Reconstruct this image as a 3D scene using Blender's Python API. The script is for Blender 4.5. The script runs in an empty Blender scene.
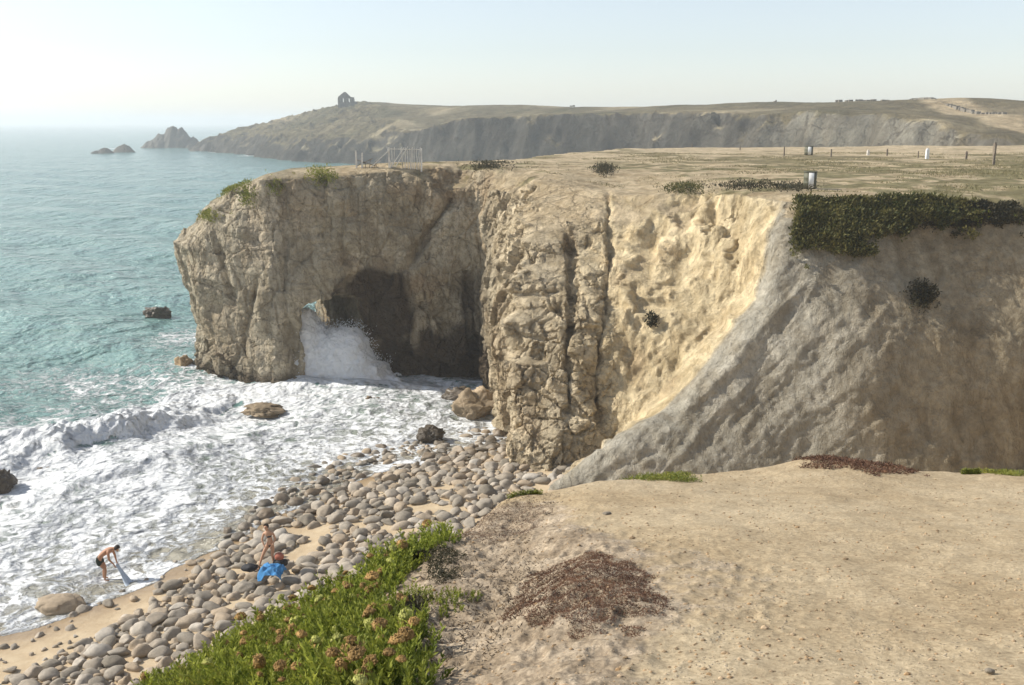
import bpy, math, random
import numpy as np
from math import radians, sin, cos, tan, pi
from mathutils import Vector, Matrix, Quaternion

sc = bpy.context.scene
C = sc.collection
random.seed(7)

# ------------------------------------------------------------------ camera
EYE = 17.0            # eye height above the sea, metres
K = 0.895             # survey units -> metres (the coast was surveyed for a 19 unit eye height)
PITCH = radians(12.5)
F = 995.6
cam_d = bpy.data.cameras.new("camera")
cam_d.sensor_width = 36; cam_d.lens = 35
cam_d.clip_start = 0.1; cam_d.clip_end = 30000
cam = bpy.data.objects.new("camera", cam_d); C.objects.link(cam)
cam.location = (0, 0, EYE); cam.rotation_euler = (pi/2-PITCH, 0, 0)
sc.camera = cam

# ------------------------------------------------------------------ light
SUN_EL = radians(36); SUN_AZ = radians(-81)      # azimuth from +Y towards +X
sdir = Vector((sin(SUN_AZ)*cos(SUN_EL), cos(SUN_AZ)*cos(SUN_EL), sin(SUN_EL)))
w = bpy.data.worlds.new("World"); sc.world = w; w.use_nodes = True
nt = w.node_tree
sky = nt.nodes.new('ShaderNodeTexSky'); sky.sky_type = 'NISHITA'; sky.sun_disc = False
sky.sun_elevation = SUN_EL; sky.sun_rotation = SUN_AZ % (2*pi)
sky.air_density = 1.0; sky.dust_density = 0.5; sky.ozone_density = 2.2; sky.altitude = 0
hs_ = nt.nodes.new('ShaderNodeHueSaturation'); hs_.inputs['Saturation'].default_value = 0.55   # milky, humid air
nt.links.new(sky.outputs[0], hs_.inputs['Color']); nt.links.new(hs_.outputs[0], nt.nodes['Background'].inputs[0])
nt.nodes['Background'].inputs[1].default_value = 0.118
sun_d = bpy.data.lights.new("sun", 'SUN'); sun_d.energy = 4.2; sun_d.angle = radians(0.6)
sun_d.color = (1.0, 0.94, 0.84)
sun = bpy.data.objects.new("sun", sun_d); C.objects.link(sun)
sun.rotation_euler = sdir.to_track_quat('Z', 'Y').to_euler()
sun.location = (-40, 20, 60)
sc.view_settings.view_transform = 'Standard'; sc.view_settings.look = 'None'
sc.view_settings.exposure = 0.50; sc.view_settings.gamma = 1.0
sc.view_settings.use_curve_mapping = False
cy = sc.cycles
cy.use_denoising = True
cy.max_bounces = 6; cy.diffuse_bounces = 3; cy.glossy_bounces = 3; cy.transmission_bounces = 4
cy.volume_bounces = 1; cy.transparent_max_bounces = 8
cy.caustics_reflective = False; cy.caustics_refractive = False
cy.use_adaptive_sampling = True; cy.adaptive_threshold = 0.015

# ------------------------------------------------------------------ numeric helpers
rng = np.random.default_rng(11)
TAB = rng.random(65536).astype(np.float32)

def sstep(a, b, x):
    t = np.clip((x-a)/(b-a), 0, 1); return t*t*(3-2*t)

def _h(ix, iy, iz, seed):
    return TAB[((ix*73856093) ^ (iy*19349663) ^ (iz*83492791) ^ (seed*2654435)) & 65535]

def vnoise(x, y, z, seed=0):
    x = np.asarray(x, np.float32); y = np.asarray(y, np.float32); z = np.asarray(z, np.float32)
    fx = np.floor(x); fy = np.floor(y); fz = np.floor(z)
    ix = fx.astype(np.int64); iy = fy.astype(np.int64); iz = fz.astype(np.int64)
    tx = x-fx; ty = y-fy; tz = z-fz
    tx = tx*tx*(3-2*tx); ty = ty*ty*(3-2*ty); tz = tz*tz*(3-2*tz)
    r = 0
    for dx in (0, 1):
        wx = tx if dx else 1-tx
        for dy in (0, 1):
            wy = wx*(ty if dy else 1-ty)
            for dz in (0, 1):
                r = r + wy*(tz if dz else 1-tz)*_h(ix+dx, iy+dy, iz+dz, seed)
    return r*2-1

def fbm(x, y, z, sc_, octv=4, seed=0, gain=0.5, ridged=False):
    a = 1.0; s = 0; tot = 0; f = 1.0/sc_
    x, y, z = np.broadcast_arrays(np.asarray(x, np.float32), np.asarray(y, np.float32), np.asarray(z, np.float32))
    for o in range(octv):
        # rotate each octave a little so the lattice never shows
        c, s_ = cos(0.6*o+0.3), sin(0.6*o+0.3)
        xr = x*c - y*s_; yr = x*s_ + y*c
        n = vnoise(xr*f+o*17.3, yr*f+o*7.1, z*f+o*3.7, seed+o)
        if ridged: n = 1-2*np.abs(n)
        s = s + a*n; tot += a; a *= gain; f *= 2.03
    return s/tot

def worley(x, y, z, seed=0):
    """F1, F2 and the random value of the nearest cell"""
    x = np.asarray(x, np.float32); y = np.asarray(y, np.float32); z = np.asarray(z, np.float32)
    ix = np.floor(x).astype(np.int64); iy = np.floor(y).astype(np.int64); iz = np.floor(z).astype(np.int64)
    f1 = np.full(x.shape, 9., np.float32); f2 = f1.copy(); cid = np.zeros(x.shape, np.float32)
    for dx in (-1, 0, 1):
        for dy in (-1, 0, 1):
            for dz in (-1, 0, 1):
                jx, jy, jz = ix+dx, iy+dy, iz+dz
                d = np.sqrt((jx+_h(jx, jy, jz, seed+1)-x)**2+(jy+_h(jx, jy, jz, seed+2)-y)**2+(jz+_h(jx, jy, jz, seed+3)-z)**2)
                m = d < f1
                f2 = np.where(m, f1, np.minimum(f2, d))
                cid = np.where(m, _h(jx, jy, jz, seed+4), cid)
                f1 = np.where(m, d, f1)
    return f1, f2, cid

def facets(x, y, z, seed=0):
    """tilted broken faces: one random slope per cell, and the distance to the joint"""
    ix = np.floor(x).astype(np.int64); iy = np.floor(y).astype(np.int64); iz = np.floor(z).astype(np.int64)
    f1 = np.full(x.shape, 9., np.float32); f2 = f1.copy(); val = np.zeros(x.shape, np.float32)
    for dx in (-1, 0, 1):
        for dy in (-1, 0, 1):
            for dz in (-1, 0, 1):
                jx, jy, jz = ix+dx, iy+dy, iz+dz
                ax = x-(jx+_h(jx, jy, jz, seed+1)); ay = y-(jy+_h(jx, jy, jz, seed+2)); az = z-(jz+_h(jx, jy, jz, seed+3))
                d = np.sqrt(ax*ax+ay*ay+az*az); m = d < f1
                f2 = np.where(m, f1, np.minimum(f2, d))
                v = ax*(_h(jx, jy, jz, seed+5)*2-1)+ay*(_h(jx, jy, jz, seed+6)*2-1)+az*(_h(jx, jy, jz, seed+7)*2-1)+0.6*(_h(jx, jy, jz, seed+8)-0.5)
                val = np.where(m, v, val); f1 = np.where(m, d, f1)
    return val, f2-f1

def mesh_np(name, V, Q, smooth=True, flat=None):
    V = np.ascontiguousarray(V, np.float32); Q = np.ascontiguousarray(Q, np.int32)
    me = bpy.data.meshes.new(name)
    me.vertices.add(len(V)); me.vertices.foreach_set('co', V.ravel())
    k = Q.shape[1]
    me.loops.add(Q.size); me.loops.foreach_set('vertex_index', Q.ravel())
    me.polygons.add(len(Q)); me.polygons.foreach_set('loop_start', np.arange(0, Q.size, k, dtype=np.int32))
    me.update(calc_edges=True)
    me.polygons.foreach_set('use_smooth', np.full(len(Q), smooth) if flat is None else ~flat)
    me.update()
    return me

def set_col(me, name, rgb):
    a = me.attributes.new(name, 'FLOAT_COLOR', 'POINT')
    c = np.ones((len(rgb), 4), np.float32); c[:, :3] = rgb
    a.data.foreach_set('color', c.ravel())

def set_f(me, name, val):
    a = me.attributes.new(name, 'FLOAT', 'POINT')
    a.data.foreach_set('value', np.ascontiguousarray(val, np.float32))

def vnormals(V, Q):
    a = V[Q[:, 2]]-V[Q[:, 0]]; b = V[Q[:, 3 if Q.shape[1] == 4 else 1]]-V[Q[:, 1 if Q.shape[1] == 4 else 0]]
    fn = np.cross(a, b) if Q.shape[1] == 4 else np.cross(b, a)
    N = np.zeros_like(V)
    for k in range(Q.shape[1]):
        for c in range(3):
            N[:, c] += np.bincount(Q[:, k], weights=fn[:, c], minlength=len(V))
    return N/np.maximum(np.linalg.norm(N, axis=1, keepdims=True), 1e-9)

def grid_quads(nu, nv):
    i = np.arange((nu-1)*(nv-1)); a = (i//(nv-1))*nv+i % (nv-1)
    return np.stack([a, a+1, a+nv+1, a+nv], 1)

def obj(name, me, mat=None, parent=None, **tags):
    o = bpy.data.objects.new(name, me); C.objects.link(o)
    if mat is not None and me is not None and not me.materials: me.materials.append(mat)
    if parent is not None: o.parent = parent
    for k, v in tags.items(): o[k] = v
    return o

def tag(o, label, category, group=None):
    o['label'] = label; o['category'] = category
    if group: o['group'] = group
    return o

def polysd(px, py, poly, closed=True):
    """signed distance to a polygon, positive inside"""
    n = len(poly); d2 = np.full(px.shape, 1e12, np.float32); ins = np.zeros(px.shape, bool)
    for i in range(n if closed else n-1):
        ax, ay = poly[i]; bx, by = poly[(i+1) % n]
        ex, ey = bx-ax, by-ay; wx, wy = px-ax, py-ay
        t = np.clip((wx*ex+wy*ey)/(ex*ex+ey*ey+1e-9), 0, 1)
        d2 = np.minimum(d2, (wx-ex*t)**2+(wy-ey*t)**2)
        if closed:
            c = ((ay > py) != (by > py))
            with np.errstate(divide='ignore', invalid='ignore'):
                xi = ax+(py-ay)*ex/(ey if abs(ey) > 1e-9 else 1e-9)
            ins ^= c & (px < xi)
    d = np.sqrt(d2)
    return np.where(ins, d, -d) if closed else d

def gp(u, v, z=0.0):
    """where the sight line to a survey pixel meets the level z (metres)"""
    a = (u-512)/F; b = (342.5-v)/F
    dx, dy, dz = a, cos(PITCH)+sin(PITCH)*b, -sin(PITCH)+cos(PITCH)*b
    t = (z-EYE)/dz
    return Vector((dx*t, dy*t, z))

def project(x, y, z):
    dz = z-EYE
    dep = y*cos(PITCH)-dz*sin(PITCH); up = y*sin(PITCH)+dz*cos(PITCH)
    return 512+F*x/dep, 342.5-F*up/dep, dep

# ------------------------------------------------------------------ materials
def mat_new(name):
    m = bpy.data.materials.new(name); m.use_nodes = True
    return m, m.node_tree, m.node_tree.nodes['Principled BSDF']

def N_(nt, t, **kw):
    n = nt.nodes.new(t)
    for k, v in kw.items():
        if k.startswith('i_'):
            n.inputs[k[2:].replace('_', ' ')].default_value = v
        else: setattr(n, k, v)
    return n

def noise_node(nt, vec, scale, detail=6, rough=0.6, dist=0.0):
    n = N_(nt, 'ShaderNodeTexNoise'); n.inputs['Scale'].default_value = scale
    n.inputs['Detail'].default_value = detail; n.inputs['Roughness'].default_value = rough
    n.inputs['Distortion'].default_value = dist
    nt.links.new(vec, n.inputs['Vector']); return n

def math_node(nt, op, a, b=None, clamp=False):
    n = N_(nt, 'ShaderNodeMath'); n.operation = op; n.use_clamp = clamp
    for i, s in enumerate((a, b)):
        if s is None: continue
        if isinstance(s, (int, float)): n.inputs[i].default_value = s
        else: nt.links.new(s, n.inputs[i])
    return n.outputs[0]

def mapr(nt, v, a, b, c=0.0, d=1.0):
    n = N_(nt, 'ShaderNodeMapRange'); n.clamp = True; n.interpolation_type = 'SMOOTHSTEP'
    n.inputs[1].default_value = a; n.inputs[2].default_value = b
    n.inputs[3].default_value = c; n.inputs[4].default_value = d
    nt.links.new(v, n.inputs[0]); return n.outputs[0]

def mixc(nt, fac, a, b, mode='MIX'):
    n = N_(nt, 'ShaderNodeMix'); n.data_type = 'RGBA'; n.blend_type = mode
    for s, sock in ((fac, n.inputs[0]), (a, n.inputs[6]), (b, n.inputs[7])):
        if isinstance(s, (int, float)): sock.default_value = s
        elif isinstance(s, tuple): sock.default_value = (*s, 1)
        else: nt.links.new(s, sock)
    return n.outputs[2]

def bump(nt, h, strength=0.5, dist=0.1, prev=None):
    n = N_(nt, 'ShaderNodeBump'); n.inputs['Strength'].default_value = strength
    n.inputs['Distance'].default_value = dist
    nt.links.new(h, n.inputs['Height'])
    if prev is not None: nt.links.new(prev, n.inputs['Normal'])
    return n.outputs[0]

def coords(nt, scale=(1, 1, 1), kind='Object'):
    tc = N_(nt, 'ShaderNodeTexCoord'); mp = N_(nt, 'ShaderNodeMapping')
    mp.inputs['Scale'].default_value = scale
    nt.links.new(tc.outputs[kind], mp.inputs['Vector']); return mp.outputs[0]

def simple_mat(name, col, rough=0.8, var=0.25, nscale=8, bmp=0.3, bdist=0.02, metal=0.0, spec=0.3, rand=0.0, kind='Object'):
    m, nt, b = mat_new(name)
    v = coords(nt, kind=kind)
    n = noise_node(nt, v, nscale, 5)
    dark = tuple(c*(1-var) for c in col); light = tuple(min(1, c*(1+var)) for c in col)
    colr = mixc(nt, mapr(nt, n.outputs['Fac'], 0.3, 0.7), dark, light)
    if rand > 0:
        oi = N_(nt, 'ShaderNodeObjectInfo')
        colr = mixc(nt, 1.0, colr, mixc(nt, oi.outputs['Random'], (1-rand,)*3, (1+rand*0.6,)*3), 'MULTIPLY')
    nt.links.new(colr, b.inputs['Base Color'])
    b.inputs['Roughness'].default_value = rough; b.inputs['Metallic'].default_value = metal
    b.inputs['Specular IOR Level'].default_value = spec
    if bmp > 0:
        n2 = noise_node(nt, v, nscale*3, 6)
        nt.links.new(bump(nt, n2.outputs['Fac'], bmp, bdist), b.inputs['Normal'])
    return m

def attr(nt, name):
    a = N_(nt, 'ShaderNodeAttribute'); a.attribute_name = name; return a

def rock_mat(name="cliff_rock", fs=1.0):
    m, nt, b = mat_new(name)
    v = coords(nt, (fs, fs, fs))
    col = attr(nt, 'Col').outputs['Color']
    n1 = noise_node(nt, v, 0.35, 8, 0.65, 0.4)
    n2 = noise_node(nt, v, 2.2, 8, 0.7)
    n3 = noise_node(nt, v, 9.0, 6, 0.7)
    vs = coords(nt, (1.1*fs, 1.1*fs, 0.12*fs)); ns = noise_node(nt, vs, 0.9, 6, 0.65, 0.5)     # rain streaks
    c = mixc(nt, 1.0, col, mixc(nt, mapr(nt, n1.outputs['Fac'], 0.33, 0.67), (0.78, 0.76, 0.72), (1.18, 1.15, 1.1)), 'MULTIPLY')
    c = mixc(nt, 1.0, c, mixc(nt, mapr(nt, n2.outputs['Fac'], 0.3, 0.7), (0.8, 0.79, 0.77), (1.18, 1.18, 1.18)), 'MULTIPLY')
    c = mixc(nt, 1.0, c, mixc(nt, mapr(nt, ns.outputs['Fac'], 0.32, 0.62), (0.80, 0.76, 0.70), (1.1, 1.1, 1.1)), 'MULTIPLY')
    c = mixc(nt, mapr(nt, n3.outputs['Fac'], 0.58, 0.75, 0, 0.35), c, (0.16, 0.13, 0.10))
    nt.links.new(c, b.inputs['Base Color'])
    b.inputs['Roughness'].default_value = 0.9; b.inputs['Specular IOR Level'].default_value = 0.118
    vor = N_(nt, 'ShaderNodeTexVoronoi'); vor.feature = 'DISTANCE_TO_EDGE'; vor.inputs['Scale'].default_value = 1.1
    warp = N_(nt, 'ShaderNodeVectorMath'); warp.operation = 'ADD'
    sc1 = N_(nt, 'ShaderNodeVectorMath'); sc1.operation = 'SCALE'; sc1.inputs['Scale'].default_value = 0.9
    nt.links.new(n2.outputs['Color'], sc1.inputs[0]); nt.links.new(v, warp.inputs[0]); nt.links.new(sc1.outputs[0], warp.inputs[1])
    nt.links.new(warp.outputs[0], vor.inputs['Vector'])
    hs = math_node(nt, 'MULTIPLY', mapr(nt, vor.outputs['Distance'], 0.0, 0.06), attr(nt, 'blocky').outputs['Fac'])
    n4 = noise_node(nt, v, 1.0, 12, 0.72, 0.2)
    blk = attr(nt, 'blocky').outputs['Fac']
    # joints: steep fractures and gently dipping beds, crack shade and lodged soil painted into the colour
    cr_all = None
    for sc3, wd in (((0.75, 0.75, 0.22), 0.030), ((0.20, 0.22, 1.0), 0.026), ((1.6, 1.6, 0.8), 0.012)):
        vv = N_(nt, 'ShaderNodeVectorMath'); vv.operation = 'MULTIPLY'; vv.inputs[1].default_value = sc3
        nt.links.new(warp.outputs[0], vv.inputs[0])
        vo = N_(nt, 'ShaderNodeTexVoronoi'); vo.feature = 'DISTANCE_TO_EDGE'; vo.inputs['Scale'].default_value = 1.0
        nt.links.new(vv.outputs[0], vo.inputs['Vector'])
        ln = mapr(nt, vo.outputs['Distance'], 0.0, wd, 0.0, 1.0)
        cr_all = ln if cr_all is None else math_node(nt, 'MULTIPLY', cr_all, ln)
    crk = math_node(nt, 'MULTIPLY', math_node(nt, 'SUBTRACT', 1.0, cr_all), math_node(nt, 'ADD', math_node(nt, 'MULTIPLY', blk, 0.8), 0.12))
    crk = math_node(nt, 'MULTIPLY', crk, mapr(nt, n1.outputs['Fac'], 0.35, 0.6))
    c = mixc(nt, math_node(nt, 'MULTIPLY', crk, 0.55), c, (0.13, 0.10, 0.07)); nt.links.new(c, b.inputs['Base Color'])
    b1 = bump(nt, math_node(nt, 'SUBTRACT', 1.0, crk), 0.9, 0.14/fs)
    b2 = bump(nt, math_node(nt, 'MULTIPLY', n4.outputs['Fac'], math_node(nt, 'ADD', math_node(nt, 'MULTIPLY', blk, 0.8), 0.15)), 1.0, 0.5/fs, b1)
    b2 = bump(nt, math_node(nt, 'MULTIPLY', ns.outputs['Fac'], math_node(nt, 'SUBTRACT', 1.0, blk)), 1.0, 0.55/fs, b2)
    b3 = bump(nt, n3.outputs['Fac'], 0.9, 0.12/fs, b2)
    nt.links.new(b3, b.inputs['Normal'])
    return m
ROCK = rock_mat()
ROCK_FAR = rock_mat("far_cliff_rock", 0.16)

def top_mat():
    """cliff-top turf worn to sand; also used where the cliff mesh turns to level ground"""
    return ROCK

# ------------------------------------------------------------------ the cove and the arch headland (survey units, scaled by K)
LV = [  # one entry per outline vertex: {level: (x, y)}
 {0: (75, 47), 8: (75, 50), 14: (75, 54.5), 16: (75, 57)},
 {0: (40, 47.5), 8: (40, 50.5), 14: (40, 54.5), 16: (40, 57.3)},
 {0: (28, 47), 8: (28, 50), 14: (28, 54), 16: (28, 56.8)},
 {0: (15, 45.5), 8: (18, 49.3), 14: (20, 53.6), 16: (20, 56)},
 {0: (-0.2, 45.2), 1.5: (1.6, 46), 3: (4.3, 47), 5: (7.8, 48), 8: (11.6, 49.5), 10: (13.6, 51), 12: (14.1, 52), 14: (14.7, 53.6), 16: (15.6, 55.6)},
 {0: (3.8, 50.0), 8: (11.0, 53.0), 10: (12.6, 54.3), 14: (13.2, 57.0), 16: (13.8, 57.8)},
 {0: (3.4, 50.4), 8: (7.2, 54.4), 14: (9.6, 60.5), 16: (9.6, 64.2)},
 {0: (2.6, 50.0), 8: (3.5, 53.6), 13: (5.0, 60), 14: (5.2, 62), 16: (6, 68)},
 {0: (0.7, 51.0), 8: (-0.2, 54.6), 12: (0.6, 59), 14: (1.6, 64.5), 16: (2.4, 71.5)},
 {0: (-0.6, 56), 8: (-0.9, 60), 14: (0.6, 69), 16: (1.0, 74)},
 {0: (-2.2, 72), 8: (-2, 73), 14: (-3, 75), 16: (-4, 77.5)},
 {0: (-8, 72.5), 8: (-8, 73), 14: (-8, 74), 16: (-8.5, 75)},
 {0: (-13, 70.7), 8: (-13, 71.3), 14: (-13, 72.3), 16: (-14, 73)},
 {0: (-17, 69.4), 8: (-17, 70), 14: (-17.5, 71), 16: (-18, 72)},
 {0: (-22.5, 71.8), 3: (-22.8, 72.5), 10: (-23.3, 72.5), 11.5: (-22, 73), 14: (-20.6, 73.5), 16: (-18, 74)},
 {0: (-25.8, 75.5), 2: (-24.8, 76), 6: (-25.4, 76), 10.3: (-26.2, 76), 11.6: (-23.9, 76.5), 13.6: (-22.8, 77), 14.2: (-21, 77), 16: (-17.5, 77)},
 {0: (-24, 81), 16: (-19, 80.5)},
 {0: (-16, 84.5), 16: (-15, 83)},
 {0: (-9.5, 88), 16: (-8.5, 86)},
 {0: (-9, 95), 16: (-7, 94)},
 {0: (-2, 101), 16: (0, 100.5)},
 {0: (4, 120), 16: (6, 119)},
 {0: (12, 139), 16: (14, 137)},
 {0: (24, 151), 16: (25, 149)},
 {0: (70, 168), 16: (70, 164)},
 {0: (75, 168), 16: (75, 164)},
]
def outline(z):
    out = []
    for d in LV:
        ks = sorted(d); xs = [d[k][0] for k in ks]; ys = [d[k][1] for k in ks]
        out.append((float(np.interp(z, ks, xs)), float(np.interp(z, ks, ys))))
    return out

def ztop(x, y):
    """height of the plateau, survey units"""
    z = 15.35+0*x
    z = z+0.65*np.exp(-((x+6)/9)**2-((y-78)/7)**2)
    z = z-0.75*np.exp(-((x-8)/4)**2-((y-66)/5)**2)
    z = z-2.0*sstep(-17, -24, x)
    z = z+0.10*fbm(x, y, 0, 9, 3, 40)+0.07*fbm(x, y, 0, 1.6, 3, 41)+0.3*sstep(90, 140, y)*fbm(x, y, 0, 14, 3, 42)
    z = z-0.25*sstep(0, 25, x)*sstep(66, 56, y)
    return z

def surface_nets(Fd, org, h):
    s = Fd > 0
    cnt = np.zeros(tuple(n-1 for n in s.shape), np.int8)
    sl = lambda d, n: slice(d, n-1+d)
    nx, ny, nz = s.shape
    for dx in (0, 1):
        for dy in (0, 1):
            for dz in (0, 1):
                cnt += s[sl(dx, nx), sl(dy, ny), sl(dz, nz)]
    ii, jj, kk = np.nonzero((cnt > 0) & (cnt < 8))
    idx = np.full(cnt.shape, -1, np.int32); idx[ii, jj, kk] = np.arange(len(ii))
    P = np.zeros((len(ii), 3), np.float32); n = np.zeros(len(ii), np.float32)
    corners = [(a, b, c) for a in (0, 1) for b in (0, 1) for c in (0, 1)]
    for a in corners:
        for ax in range(3):
            if a[ax] == 1: continue
            b = list(a); b[ax] = 1
            fa = Fd[ii+a[0], jj+a[1], kk+a[2]]; fb = Fd[ii+b[0], jj+b[1], kk+b[2]]
            cr = (fa > 0) != (fb > 0)
            t = np.where(cr, fa/np.where(cr, fa-fb, 1), 0)
            q = np.array(a, np.float32)[None].repeat(len(ii), 0); q[:, ax] += t
            P[cr] += q[cr]; n[cr] += 1
    P = P/n[:, None]+np.stack([ii, jj, kk], 1)
    V = P*h+np.array(org, np.float32)
    Q = []
    def emit(A, B, C_, D, flip):
        ok = (A >= 0) & (B >= 0) & (C_ >= 0) & (D >= 0)
        q = np.stack([A, B, C_, D], 1)[ok]; fl = flip[ok]
        q[fl] = q[fl][:, ::-1]; Q.append(q)
    e = s[:-1, 1:-1, 1:-1] != s[1:, 1:-1, 1:-1]; i, j, k = np.nonzero(e); j = j+1; k = k+1
    emit(idx[i, j-1, k-1], idx[i, j, k-1], idx[i, j, k], idx[i, j-1, k], s[i+1, j, k])
    e = s[1:-1, :-1, 1:-1] != s[1:-1, 1:, 1:-1]; i, j, k = np.nonzero(e); i = i+1; k = k+1
    emit(idx[i-1, j, k-1], idx[i-1, j, k], idx[i, j, k], idx[i, j, k-1], s[i, j+1, k])
    e = s[1:-1, 1:-1, :-1] != s[1:-1, 1:-1, 1:]; i, j, k = np.nonzero(e); i = i+1; j = j+1
    emit(idx[i-1, j-1, k], idx[i, j-1, k], idx[i, j, k], idx[i-1, j, k], s[i, j, k+1])
    return V, np.concatenate(Q)

def subdivide(V, Q):
    n = len(V)
    E = np.concatenate([np.sort(Q[:, [a, (a+1) % 4]], 1) for a in range(4)]).astype(np.int64)
    key = E[:, 0]*n+E[:, 1]
    u, inv = np.unique(key, return_inverse=True)
    mid = (V[u//n]+V[u % n])/2
    cen = V[Q].mean(1)
    M = len(Q); e = [n+inv[a*M:(a+1)*M] for a in range(4)]
    c = n+len(u)+np.arange(M)
    V2 = np.concatenate([V, mid, cen])
    Q2 = np.concatenate([np.stack([Q[:, a], e[a], c, e[(a-1) % 4]], 1) for a in range(4)])
    return V2.astype(np.float32), Q2

def smooth_mesh(V, Q, it=1, lam=0.5):
    for _ in range(it):
        S = np.zeros_like(V); cnt = np.zeros(len(V))
        for a in range(4):
            for b_ in ((a+1) % 4, (a-1) % 4):
                for c in range(3): S[:, c] += np.bincount(Q[:, a], weights=V[Q[:, b_], c], minlength=len(V))
                cnt += np.bincount(Q[:, a], minlength=len(V))
        V = V+lam*(S/np.maximum(cnt, 1)[:, None]-V)
    return V.astype(np.float32)

def build_cove():
    h = 0.21
    x0, x1, y0, y1, z0, z1 = -28.5, 44.0, 42.0, 91.0, -1.2, 17.2
    X = np.arange(x0, x1, h, dtype=np.float32); Y = np.arange(y0, y1, h, dtype=np.float32); Z = np.arange(z0, z1, h, dtype=np.float32)
    GX, GY = np.meshgrid(X, Y, indexing='ij')
    levels = np.array([-1.3, 0, 1.5, 3, 4, 6, 8, 10, 11, 12, 13, 14, 15, 16, 17.3])
    SD = [polysd(GX, GY, outline(l)).astype(np.float32) for l in levels]
    Fd = np.empty((len(X), len(Y), len(Z)), np.float32)
    for k, z in enumerate(Z):
        i = min(max(np.searchsorted(levels, z)-1, 0), len(levels)-2)
        t = (z-levels[i])/(levels[i+1]-levels[i])
        Fd[:, :, k] = SD[i]*(1-t)+SD[i+1]*t
    zt = ztop(GX, GY).astype(np.float32)
    # noise only near the surface
    I, J, Kk = np.nonzero(np.abs(Fd) < 2.6)
    x = X[I]; y = Y[J]; z = Z[Kk]
    yel = sstep(2, 6, x)*sstep(52, 56, y)*sstep(14.6, 12.5, x)*sstep(69, 64, y)
    noz = sstep(-4, -1, x)*sstep(9, 5, x)*sstep(72, 66, y)
    wall = np.clip(1-yel-noz, 0, 1)
    spur = sstep(60, 56, y)*sstep(9, 13, x+(z*-0.6+6))
    d = 1.0*fbm(x, y, z*0.6, 6.0, 3, 1)
    front = sstep(60, 57, y)*sstep(4, 9, x+0.5*(14-z)*0.6)
    d += np.clip(0.5-0.36*front-0.36*yel-0.22*noz, 0.1, 1)*fbm(x, y, z, 1.9, 3, 5)
    d += 0.75*yel*fbm(x, y, z*0.07+0.1*x, 1.9, 2, 9, ridged=True)
    d += 0.22*front*fbm(x+0.35*z, y, z*0.25, 2.4, 3, 13)
    blk = worley(x/2.3, y/2.3, z/1.9+0.15*x, 21)
    d += (noz*0.55+wall*0.35*(1-spur))*(blk[2]-0.5)*sstep(0, 0.25, blk[1]-blk[0])
    # long cracks down the buttress and across the headland
    def crack(px, wdt, dep, z_lo, z_hi, wob=0.35, ylim=(40, 70), sd=60):
        cx = px[0]+(px[1]-px[0])*(z-z_lo)/(z_hi-z_lo)+wob*fbm(z, y*0.2, 0, 3, 2, sd)
        return -dep*np.exp(-((x-cx)/wdt)**2)*sstep(z_lo-0.6, z_lo+0.8, z)*sstep(z_hi+0.8, z_hi-0.6, z)*(y > ylim[0])*(y < ylim[1])
    d += crack((3.0, 3.5), 0.15, 1.2, 3.5, 12.5)
    d += crack((4.4, 6.3), 0.16, 1.0, 3, 15.2, 0.5, sd=63)
    d += crack((-7.6, -4.6), 0.3, 0.8, 8.5, 13.5, 0.4, (70, 78), 66)
    d += crack((-20.2, -21.6), 0.3, 0.7, 6, 11.5, 0.5, (68, 78), 69)
    d += crack((-19.5, -18.2), 0.25, 0.6, 2, 8, 0.6, (68, 78), 72)
    d += crack((-15.8, -16.2), 0.25, 0.5, 1, 14, 0.5, (68, 78), 75)
    Fd[I, J, Kk] += d
    # turn in the land-top
    top = zt[:, :, None]-Z[None, None, :]
    edge = np.clip(Fd, 0, 4)
    top = top-0.35*np.exp(-edge/0.9)              # rounded lip
    k_ = 0.35
    Fd = np.minimum(Fd, top)-0.0
    # ------ the arch: a passage through the headland, its hollow, the caves at the back wall
    i0, i1 = np.searchsorted(X, -24), np.searchsorted(X, 0.5)
    j0, j1 = np.searchsorted(Y, 66), np.searchsorted(Y, 90)
    k1 = np.searchsorted(Z, 10.5)
    xs, ys, zs = np.meshgrid(X[i0:i1], Y[j0:j1], Z[:k1], indexing='ij')
    nz_ = 0.45*fbm(xs, ys, zs, 2.2, 2, 80)
    t = np.clip((ys-70)/13, -0.5, 1.5)
    cx = -12.15+t*(-18.6+12.15); hw = 2.85+t*(-0.35)
    u = (xs-cx)/hw
    roof = 6.6-0.9*np.clip(u, -2, 2)**2*0.6+0.2*u
    tun = np.minimum((hw-np.abs(xs-cx)), (roof-zs)*0.9)+nz_*0.6
    hol = 1-np.sqrt(((xs+10.6)/2.7)**2+((ys-70.3)/3.1)**2+((zs-5.6)/3.3)**2)
    tun = np.maximum(tun, hol*2.6+nz_)
    hol2 = 1-np.sqrt(((xs+9.2)/2.0)**2+((ys-71.6)/2.0)**2+((zs-1.2)/4.2)**2)
    tun = np.maximum(tun, hol2*2.0+nz_)
    nich = np.minimum(np.minimum(0.45-np.abs(xs+2.95+0.5*nz_+0.08*(zs-4)), 8.4+nz_-zs), 1.6-np.abs(ys-72.6))+nz_*0.3
    tun = np.maximum(tun, nich)
    low = np.minimum(1.6+nz_*1.5-zs, 1.1-np.abs(ys-72.6))-3*sstep(-9, -13, xs)
    tun = np.maximum(tun, np.minimum(low, 0.5))
    tun = np.where(ys < 66.3, -1, tun)
    Fd[i0:i1, j0:j1, :k1] = np.minimum(Fd[i0:i1, j0:j1, :k1], -tun)
    V, Q = surface_nets(Fd, (x0, y0, z0), h)
    del Fd
    V, Q = subdivide(V, Q); V = smooth_mesh(V, Q, 2, 0.5)
    Nn = vnormals(V, Q)
    x, y, z = V[:, 0], V[:, 1], V[:, 2]
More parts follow.
